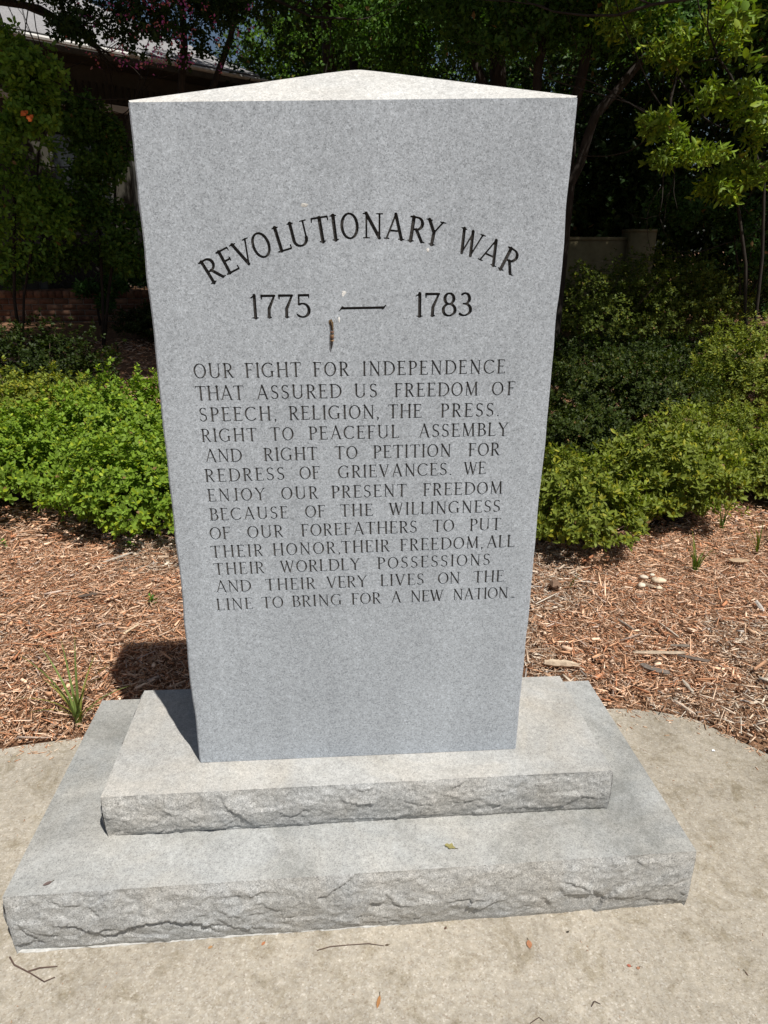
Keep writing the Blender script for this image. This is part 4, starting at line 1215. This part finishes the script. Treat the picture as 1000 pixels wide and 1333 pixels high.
# right: multi stemmed tree leaning up to the right
def P3(px, py, Y): return tuple(at(px, py, Y))


f_ = at(725, 380, 6.6)
tree('leaning_tree', 'dark multi stemmed tree right of the tablet with long limbs leaning up to the right', (f_[0], f_[1]),
     [([(f_[0], 6.6, .3), P3(742, 240, 6.6), P3(775, 150, 6.5), P3(842, 70, 6.4), P3(885, 20, 6.3), P3(925, -60, 6.2)], .06),
      ([(f_[0], 6.65, .3), P3(735, 240, 6.7), P3(755, 110, 6.8), P3(770, 0, 6.8), P3(780, -80, 6.8)], .075),
      ([(f_[0] - .05, 6.6, .3), P3(700, 200, 6.8), P3(700, 90, 6.9), P3(725, -40, 6.9)], .07)],
     [P3(760, 0, 6.6), P3(900, 25, 6.2), P3(640, 15, 6.8)], [(1.0, .8, .6), (1.1, .8, .6), (.9, .8, .5)], 2400, .075, (.05, .11, .02), seed=81, nl=5, lumpn=30)
f_ = at(655, 380, 8.5)
tree('slender_tree', 'slender dark trunk rising behind the right half of the tablet', (f_[0], f_[1]),
     [([(f_[0], 8.5, .5), P3(650, 100, 8.5), P3(655, 0, 8.5), P3(640, -80, 8.5)], .11), ([(f_[0], 8.5, .5), P3(630, 110, 8.6), P3(600, 0, 8.6), P3(585, -80, 8.6)], .07)],
     [P3(560, 10, 8.2), P3(700, 5, 8.4), P3(480, 20, 8.6)], [(1.3, 1, .75), (1.2, 1, .7), (1.2, 1, .7)], 2600, .08, (.06, .13, .022), seed=82, nl=5, lumpn=30)
# yellow green sunlit tree on the right
f_ = at(1000, 400, 5.6)
tree('maple_tree', 'small fresh green tree with sunlit drooping leaves at the upper right', (f_[0], f_[1]),
     [([(f_[0], 5.6, .3), P3(960, 260, 5.5), P3(905, 190, 5.4), P3(870, 160, 5.3)], .018), ([(f_[0], 5.6, .3), P3(995, 230, 5.5), P3(960, 120, 5.4), P3(930, 60, 5.4)], .018)],
     [P3(865, 165, 5.1), P3(890, 205, 5.0), P3(940, 130, 5.2), P3(975, 225, 5.3), P3(950, 40, 5.4), P3(880, 60, 5.6), P3(820, 30, 5.8), P3(930, 250, 5.4), P3(990, 150, 5.2)],
     [(.26, .3, .18), (.38, .3, .11), (.34, .3, .2), (.34, .3, .22), (.4, .3, .25), (.4, .3, .2), (.4, .3, .2), (.3, .3, .15), (.3, .3, .3)], 1150, .085, (.17, .25, .032), seed=83, nl=5, lumpn=16, yel=.2, droop=.9, simple_=False, aspect=.62)
f_ = at(960, 420, 7.4)
tree('understory_tree', 'thin stemmed shrub tree in the shade at the right border', (f_[0], f_[1]),
     [([(f_[0], 7.4, .5), P3(962, 350, 7.4), P3(950, 290, 7.4)], .02), ([(f_[0] + .05, 7.4, .5), P3(975, 350, 7.4), P3(985, 290, 7.3)], .018), ([(f_[0] + .1, 7.4, .5), P3(988, 360, 7.4), P3(1000, 280, 7.3)], .018)],
     [P3(965, 290, 7.3), P3(1010, 330, 7.2), P3(900, 270, 7.6)], [(.5, .4, .4), (.4, .4, .6), (.6, .4, .4)], 900, .07, (.04, .09, .02), seed=84, nl=5)
# near spray of large leaves at the upper right corner
f_ = at(1060, 500, 3.3)
tree('overhanging_branch_tree', 'near tree reaching in at the upper right corner with a few big backlit leaves', (f_[0], f_[1]),
     [([(f_[0], 3.3, 0), P3(1080, 100, 3.3), P3(1040, -60, 3.2), P3(985, -20, 3.1)], .03)],
     [P3(968, 15, 3.0), P3(978, 85, 3.0), P3(1000, 145, 3.0)], [(.10, .1, .10), (.06, .08, .08), (.06, .06, .05)], 22, .075, (.12, .2, .03), seed=85, nl=3, lumpn=5, yel=.35, droop=1.2, simple_=False)

# left: crape myrtle with pink blossom
f_ = at(235, 430, 7.7)
cm = tree('crape_myrtle', 'crape myrtle hanging over the eave at the upper left with pink blossoms', (f_[0], f_[1]),
          [([(f_[0], 7.7, .5), P3(235, 200, 7.7), P3(240, 60, 7.4), P3(230, -60, 7.0)], .06), ([(f_[0], 7.7, .5), P3(255, 200, 7.8), P3(300, 50, 7.8), P3(320, -50, 7.6)], .05)],
          [P3(170, -10, 6.6), P3(255, 35, 6.9), P3(95, 20, 6.4), P3(300, 0, 7.0), P3(200, 30, 6.6), P3(30, -25, 6.3)], [(.65, .6, .32), (.5, .5, .42), (.4, .5, .22), (.45, .5, .3), (.5, .5, .3), (.5, .5, .22)], 1750, .055, (.028, .055, .016), seed=91, nl=6, lumpn=24)
n = 70; r_ = np.random.default_rng(5)
ctr = np.array([P3(205 + 130 * math.cos(i * 2.4) * r_.random(), 40 + 45 * math.sin(i * 1.7), 6.3) for i in range(n)])
off = np.array(cm.location)
pts_ = np.repeat(ctr, 7, 0) + r_.normal(0, .028, (n * 7, 3)) - off
o = link('blossom', scatter('blossom', LT2, LF2, pts_, r_.normal(0, 1, (n * 7, 3)), r_.normal(0, 1, (n * 7, 3)), r_.uniform(.02, .04, n * 7), np.array([(.62, .13, .36), (.5, .12, .42), (.7, .25, .25)])[r_.integers(0, 3, n * 7)]), cm, M['petal']); o['kind'] = 'stuff'
o['label'] = 'pink blossoms scattered through the crown'
# rose / camellia thicket at the left border
f_ = at(20, 420, 7.2)
tree('rose_bush', 'tall sprawling rose bush with sunlit leaves at the left border', (f_[0], f_[1]),
     [([(f_[0], 7.2, .4), P3(20, 200, 7.1), P3(30, 90, 7.0)], .02), ([(f_[0], 7.2, .4), P3(50, 200, 7.0), P3(70, 110, 6.8)], .015)],
     [P3(25, 85, 5.9), P3(45, 135, 5.9), P3(20, 165, 5.9), P3(-20, 250, 6.5), P3(60, 240, 6.8)], [(.45, .35, .34), (.3, .3, .28), (.25, .25, .2), (.6, .4, .8), (.5, .4, .7)], 2300, .065, (.13, .235, .035), seed=92, nl=5, lumpn=22, simple_=False)
f_ = at(130, 420, 7.6)
tree('camellia_shrub', 'tall dark shrub against the porch with a few sunlit leaves', (f_[0], f_[1]),
     [([(f_[0], 7.6, .5), P3(125, 250, 7.5), P3(120, 190, 7.4)], .02), ([(f_[0], 7.6, .5), P3(150, 240, 7.5), P3(155, 180, 7.4)], .02)],
     [P3(125, 210, 7.1), P3(110, 270, 7.1), P3(160, 310, 7.2), P3(40, 300, 7.3), P3(150, 180, 7.2), P3(100, 150, 7.0), P3(30, 345, 7.6), P3(110, 335, 7.7), P3(170, 345, 7.8)], [(.4, .3, .3), (.4, .3, .4), (.4, .3, .4), (.7, .4, .6), (.25, .25, .3), (.35, .3, .25), (.5, .3, .25), (.45, .3, .18), (.35, .3, .15)], 4300, .062, (.07, .14, .026), seed=93, nl=5, lumpn=26, simple_=False)
mb = MB()
for px, py in ((39, 153), (31, 148)):
    q = at(px, py, 5.55)
    for k in range(9): mb.box(q + np.array([random.gauss(0, .012), random.gauss(0, .012), random.gauss(0, .012)]), (.012, .004, 0), (0, .008, .004), (.002, 0, .01), (.75, .22, .06))
props(mb.build('rose_bloom', M['petal'], col=True), 'orange rose bloom among the leaves at the left border', 'flower')

# planting over the brick wall
q = at(120, 362, 9.1)
tree('fern_plant', 'spreading green plant hanging over the brick planter wall', (q[0], 9.2), [([(q[0], 9.2, .6), (q[0], 9.15, 1.1)], .02)],
     [P3(150, 365, 9.0), P3(110, 375, 8.95), P3(140, 395, 8.9), P3(180, 360, 9.2)], [(.3, .2, .15), (.25, .2, .12), (.2, .12, .2), (.25, .2, .12)], 420, .09, (.05, .12, .03), seed=95, nl=5, cat='plant', simple_=False, aspect=.7)

# ------------------------------------------------------------------ brick planter wall
YB = 9.6
bk = NT('brick')
nb = bk.noise(25, 5, .7); bk.bump(nb, .8, .004)
oi = bk.n('ObjectInfo'); 
M['brick'] = bk.fin(bk.mix(1, bk.ramp(oi.outputs['Random'], [(0, (.12, .06, .04)), (.5, (.18, .095, .06)), (1, (.25, .15, .10))]), bk.ramp(nb, [(.3, .7), (.7, 1.2)]), 'MULTIPLY'), .9, .2)
M['mortar'] = simple('mortar_joint', (.16, .14, .12), (.26, .24, .21), 60, .95)
z_t = float(at(180, 377, YB)[2]); z_b = float(at(180, 433, YB)[2])
xL = float(at(-60, 380, YB)[0]); xR = float(at(330, 380, YB)[0])
bw = empty('brick_wall', ((xL + xR) / 2, YB, z_b), 'low red brick planter wall in dappled shade left of the tablet', 'wall')
cxw = (xL + xR) / 2
me = boxmesh('mortar_core', xL - cxw, xR - cxw, .008, .30, -.3, z_t - z_b - .03); link('mortar_core', me, bw, M['mortar'])
rows = 7; rh = (z_t - z_b) / (rows + .45)
bm_ = boxmesh('brick', -.102, .102, 0, .09, 0, rh - .011); bm_.materials.append(M['brick'])
bcap = boxmesh('brick', -.047, .047, -.015, .3, 0, rh * 1.2); bcap.materials.append(M['brick'])
cnt = 0
for rI in range(rows - 1):
    x = xL + (.108 if rI % 2 else 0) + .11
    while x < xR - .1:
        o = link('brick', bm_, bw); o.location = (x - cxw, random.uniform(-.003, .003), rI * rh + .004); cnt += 1; x += .216
x = xL + .05
while x < xR - .04:
    o = link('brick', bcap, bw); o.location = (x - cxw, random.uniform(-.003, .003), (rows - 1) * rh + .006); x += .104; cnt += 1
# path of leaf litter before the wall is part of the ground; planter soil
props(link('planter_soil', boxmesh('planter_soil', xL, xR, YB + .3, YB + 3, z_b - .2, z_t - .05), None, M['soil']), kind='structure')

# lattice fence behind the planter
M['darkwood'] = simple('dark_lattice_wood', (.018, .016, .013), (.035, .03, .025), 20, .85)
YF = 10.9
lf = empty('lattice_fence', (float(at(100, 350, YF)[0]), YF, z_t - .05), 'dark diagonal lattice panel behind the planter under the porch', 'fence')
x0 = float(at(-30, 340, YF)[0]); x1 = float(at(320, 340, YF)[0]); zt_ = float(at(100, 312, YF)[2]); zb_ = z_t - .05
hh = zt_ - zb_; cxl = lf.location.x
for s in (-1, 1):
    x = x0 - (hh if s > 0 else 0); x = x0
    k = 0
    while x < x1 - hh:
        mb = MB(); a_ = np.array([x if s > 0 else x + hh, .012 * s, 0]); b_ = np.array([x + hh if s > 0 else x, .012 * s, hh])
        a_[0] -= cxl; b_[0] -= cxl
        d = norm(b_ - a_); mb.box((a_ + b_) / 2, (b_ - a_) / 2, (0, .005, 0), np.array([-d[2], 0, d[0]]) * .017)
        mb.build('slat', M['darkwood'], lf); x += .15; k += 1
mb = MB(); mb.box(((x0 + x1) / 2 - cxl, 0, hh + .03), ((x1 - x0) / 2, 0, 0), (0, .03, 0), (0, 0, .04)); mb.build('rail', M['darkwood'], lf)

# ------------------------------------------------------------------ house
M['shingle'] = simple('roof_shingle', (.20, .20, .205), (.36, .36, .37), 35, .85, bd=.01)
M['trim'] = simple('white_trim', (.62, .62, .60), (.72, .72, .70), 12, .6)
M['wallp'] = simple('beige_siding', (.05, .047, .036), (.075, .07, .055), 8, .8)  # beige siding turned near black, the porch shade is in its colour
M['dim'] = simple('weathered_grey_paint', (.06, .06, .055), (.10, .10, .09), 12, .7)  # posts, frames and fascia: colour darkened to stand in for shade
gl = NT('window_glass'); M['glass'] = gl.fin((.02, .022, .025), .08, .6)
e0 = np.array(at(60, 47, 10.6)); e1 = at(345, 103, 10.6)
# the eave keeps one height: find where the second point's ray reaches it
d = ray(345, 103); e1 = CAM + d * ((e0[2] - CAM[2]) / d[2])
E = norm(e1 - e0); Nn = np.array([-E[1], E[0], 0])          # Nn points back, away from the viewer
if Nn[1] < 0: Nn = -Nn
hs = empty('house', tuple((e0[0], e0[1], .6)), 'single storey house with grey shingle roof and white gutter at the upper left', 'house')
H0 = np.array(hs.location)
La = -5.5; Lb = float((e1 - e0) @ E)


def hp(s, b, z): return e0 * [1, 1, 0] + E * s + Nn * b + np.array([0, 0, z]) - H0


def hquad(name, pts, mat, th=.04, parent=None):
    P = np.array(pts); nrm = norm(np.cross(P[1] - P[0], P[2] - P[0])); mb_ = MB(); n_ = len(P)
    mb_.add(np.concatenate([P, P - nrm * th]), [tuple(range(n_)), tuple(range(2 * n_ - 1, n_ - 1, -1))] + [(i, n_ + i, n_ + (i + 1) % n_, (i + 1) % n_) for i in range(n_)])
    return mb_.build(name, mat, parent or hs)


def hbox(name, s0, s1, b0, b1, z0, z1, mat, parent=None):
    mb_ = MB(); c_ = (hp(s0, b0, z0) + hp(s1, b1, z1)) / 2
    mb_.box(c_, E * (s1 - s0) / 2, Nn * (b1 - b0) / 2, (0, 0, (z1 - z0) / 2)); return mb_.build(name, mat, parent or hs)


ze = e0[2]
rs = .42
# roof built as overlapping courses of shingles
roof = hquad('roof', [hp(La, 0.02, ze), hp(Lb, 0.02, ze), hp(Lb - 1.4, 4.2, ze + 4.2 * rs), hp(La, 4.2, ze + 4.2 * rs)], M['shingle'], .06)
k = 0; b_ = .03
while b_ < 4.1:
    s_end = Lb - b_ / 4.2 * 1.4
    mb_ = MB(); c_ = (hp(La, b_, ze + b_ * rs + .012) + hp(s_end, b_ + .16, ze + (b_ + .16) * rs + .024)) / 2
    sl = norm(Nn + np.array([0, 0, rs])); nr = np.cross(E, sl)
    mb_.box(c_ , E * (s_end - La) / 2, sl * .088, nr * .006); mb_.build('shingle_course', M['shingle'], roof); b_ += .16; k += 1
hbox('fascia', La, Lb, -.02, .02, ze - .16, ze - .01, M['dim'])
mb = MB(); mb.tube([hp(La, -.08, ze - .05), hp(Lb, -.08, ze - .05)], .036, 8); mb.build('gutter', M['trim'], hs)
hbox('soffit', La, Lb, .021, .60, ze - .17, ze - .14, M['wallp'])
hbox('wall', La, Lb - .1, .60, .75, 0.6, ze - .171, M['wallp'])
hbox('porch_beam', La, Lb - .3, .46, .58, ze - .78, ze - .68, M['trim'])
hbox('frieze', La, Lb - .3, .50, .56, ze - .655, ze - .175, M['wallp'])
for s in (-4, -2.2, -.4, 1.4, 3.0):
    if s < Lb - .4: hbox('porch_post', s - .05, s + .05, .47, .57, .6, ze - .802, M['dim'])
for s in (-3.1, -1.3, .5, 2.2):
    if s + .5 > Lb: continue
    f = hbox('window', s - .48, s + .48, .54, .598, 1.5, ze - .95, M['dim'])
    for (u, v_) in ((-.44, -.02), (.02, .44)):
        for (a_, b2) in ((1.55, 2.25), (2.31, ze - 1.0)): hbox('pane', s + u, s + v_, .531, .538, a_, b2, M['glass'], f)
# slotted spindle rail under the eave
for i in range(46):
    s = .0 + i * .11
    if s < Lb - .4: hbox('spindle', s - .014, s + .014, .44, .455, ze - .64, ze - .40, M['darkwood'])

# ------------------------------------------------------------------ khaki wall and pillar on the right
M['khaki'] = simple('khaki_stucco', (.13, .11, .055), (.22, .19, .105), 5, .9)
YK = 10.4
a = at(700, 308, YK); b = at(826, 309, YK)
kw = empty('garden_wall', (float((a[0] + b[0]) / 2), YK, .6), 'plain khaki garden wall in deep shade right of the tablet', 'wall')
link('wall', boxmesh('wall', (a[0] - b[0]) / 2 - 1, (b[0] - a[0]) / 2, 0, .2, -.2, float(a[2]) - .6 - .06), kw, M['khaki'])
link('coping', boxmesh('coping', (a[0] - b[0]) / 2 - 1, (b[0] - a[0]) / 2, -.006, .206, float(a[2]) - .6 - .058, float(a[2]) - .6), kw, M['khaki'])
a = at(822, 298, YK - .1); b = at(856, 298, YK - .1)
kp = empty('wall_pillar', (float((a[0] + b[0]) / 2), YK - .1, .6), 'khaki pillar with a streaked face at the end of the garden wall', 'pillar')
w_ = float(b[0] - a[0]) / 2
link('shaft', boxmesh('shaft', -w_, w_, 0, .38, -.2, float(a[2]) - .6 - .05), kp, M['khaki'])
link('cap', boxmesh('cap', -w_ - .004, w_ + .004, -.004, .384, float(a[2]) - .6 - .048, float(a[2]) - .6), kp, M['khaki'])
print('objects', len(bpy.data.objects), 'tris~', sum(len(p.loop_triangles) if False else 0 for p in ()), 'bricks', cnt)
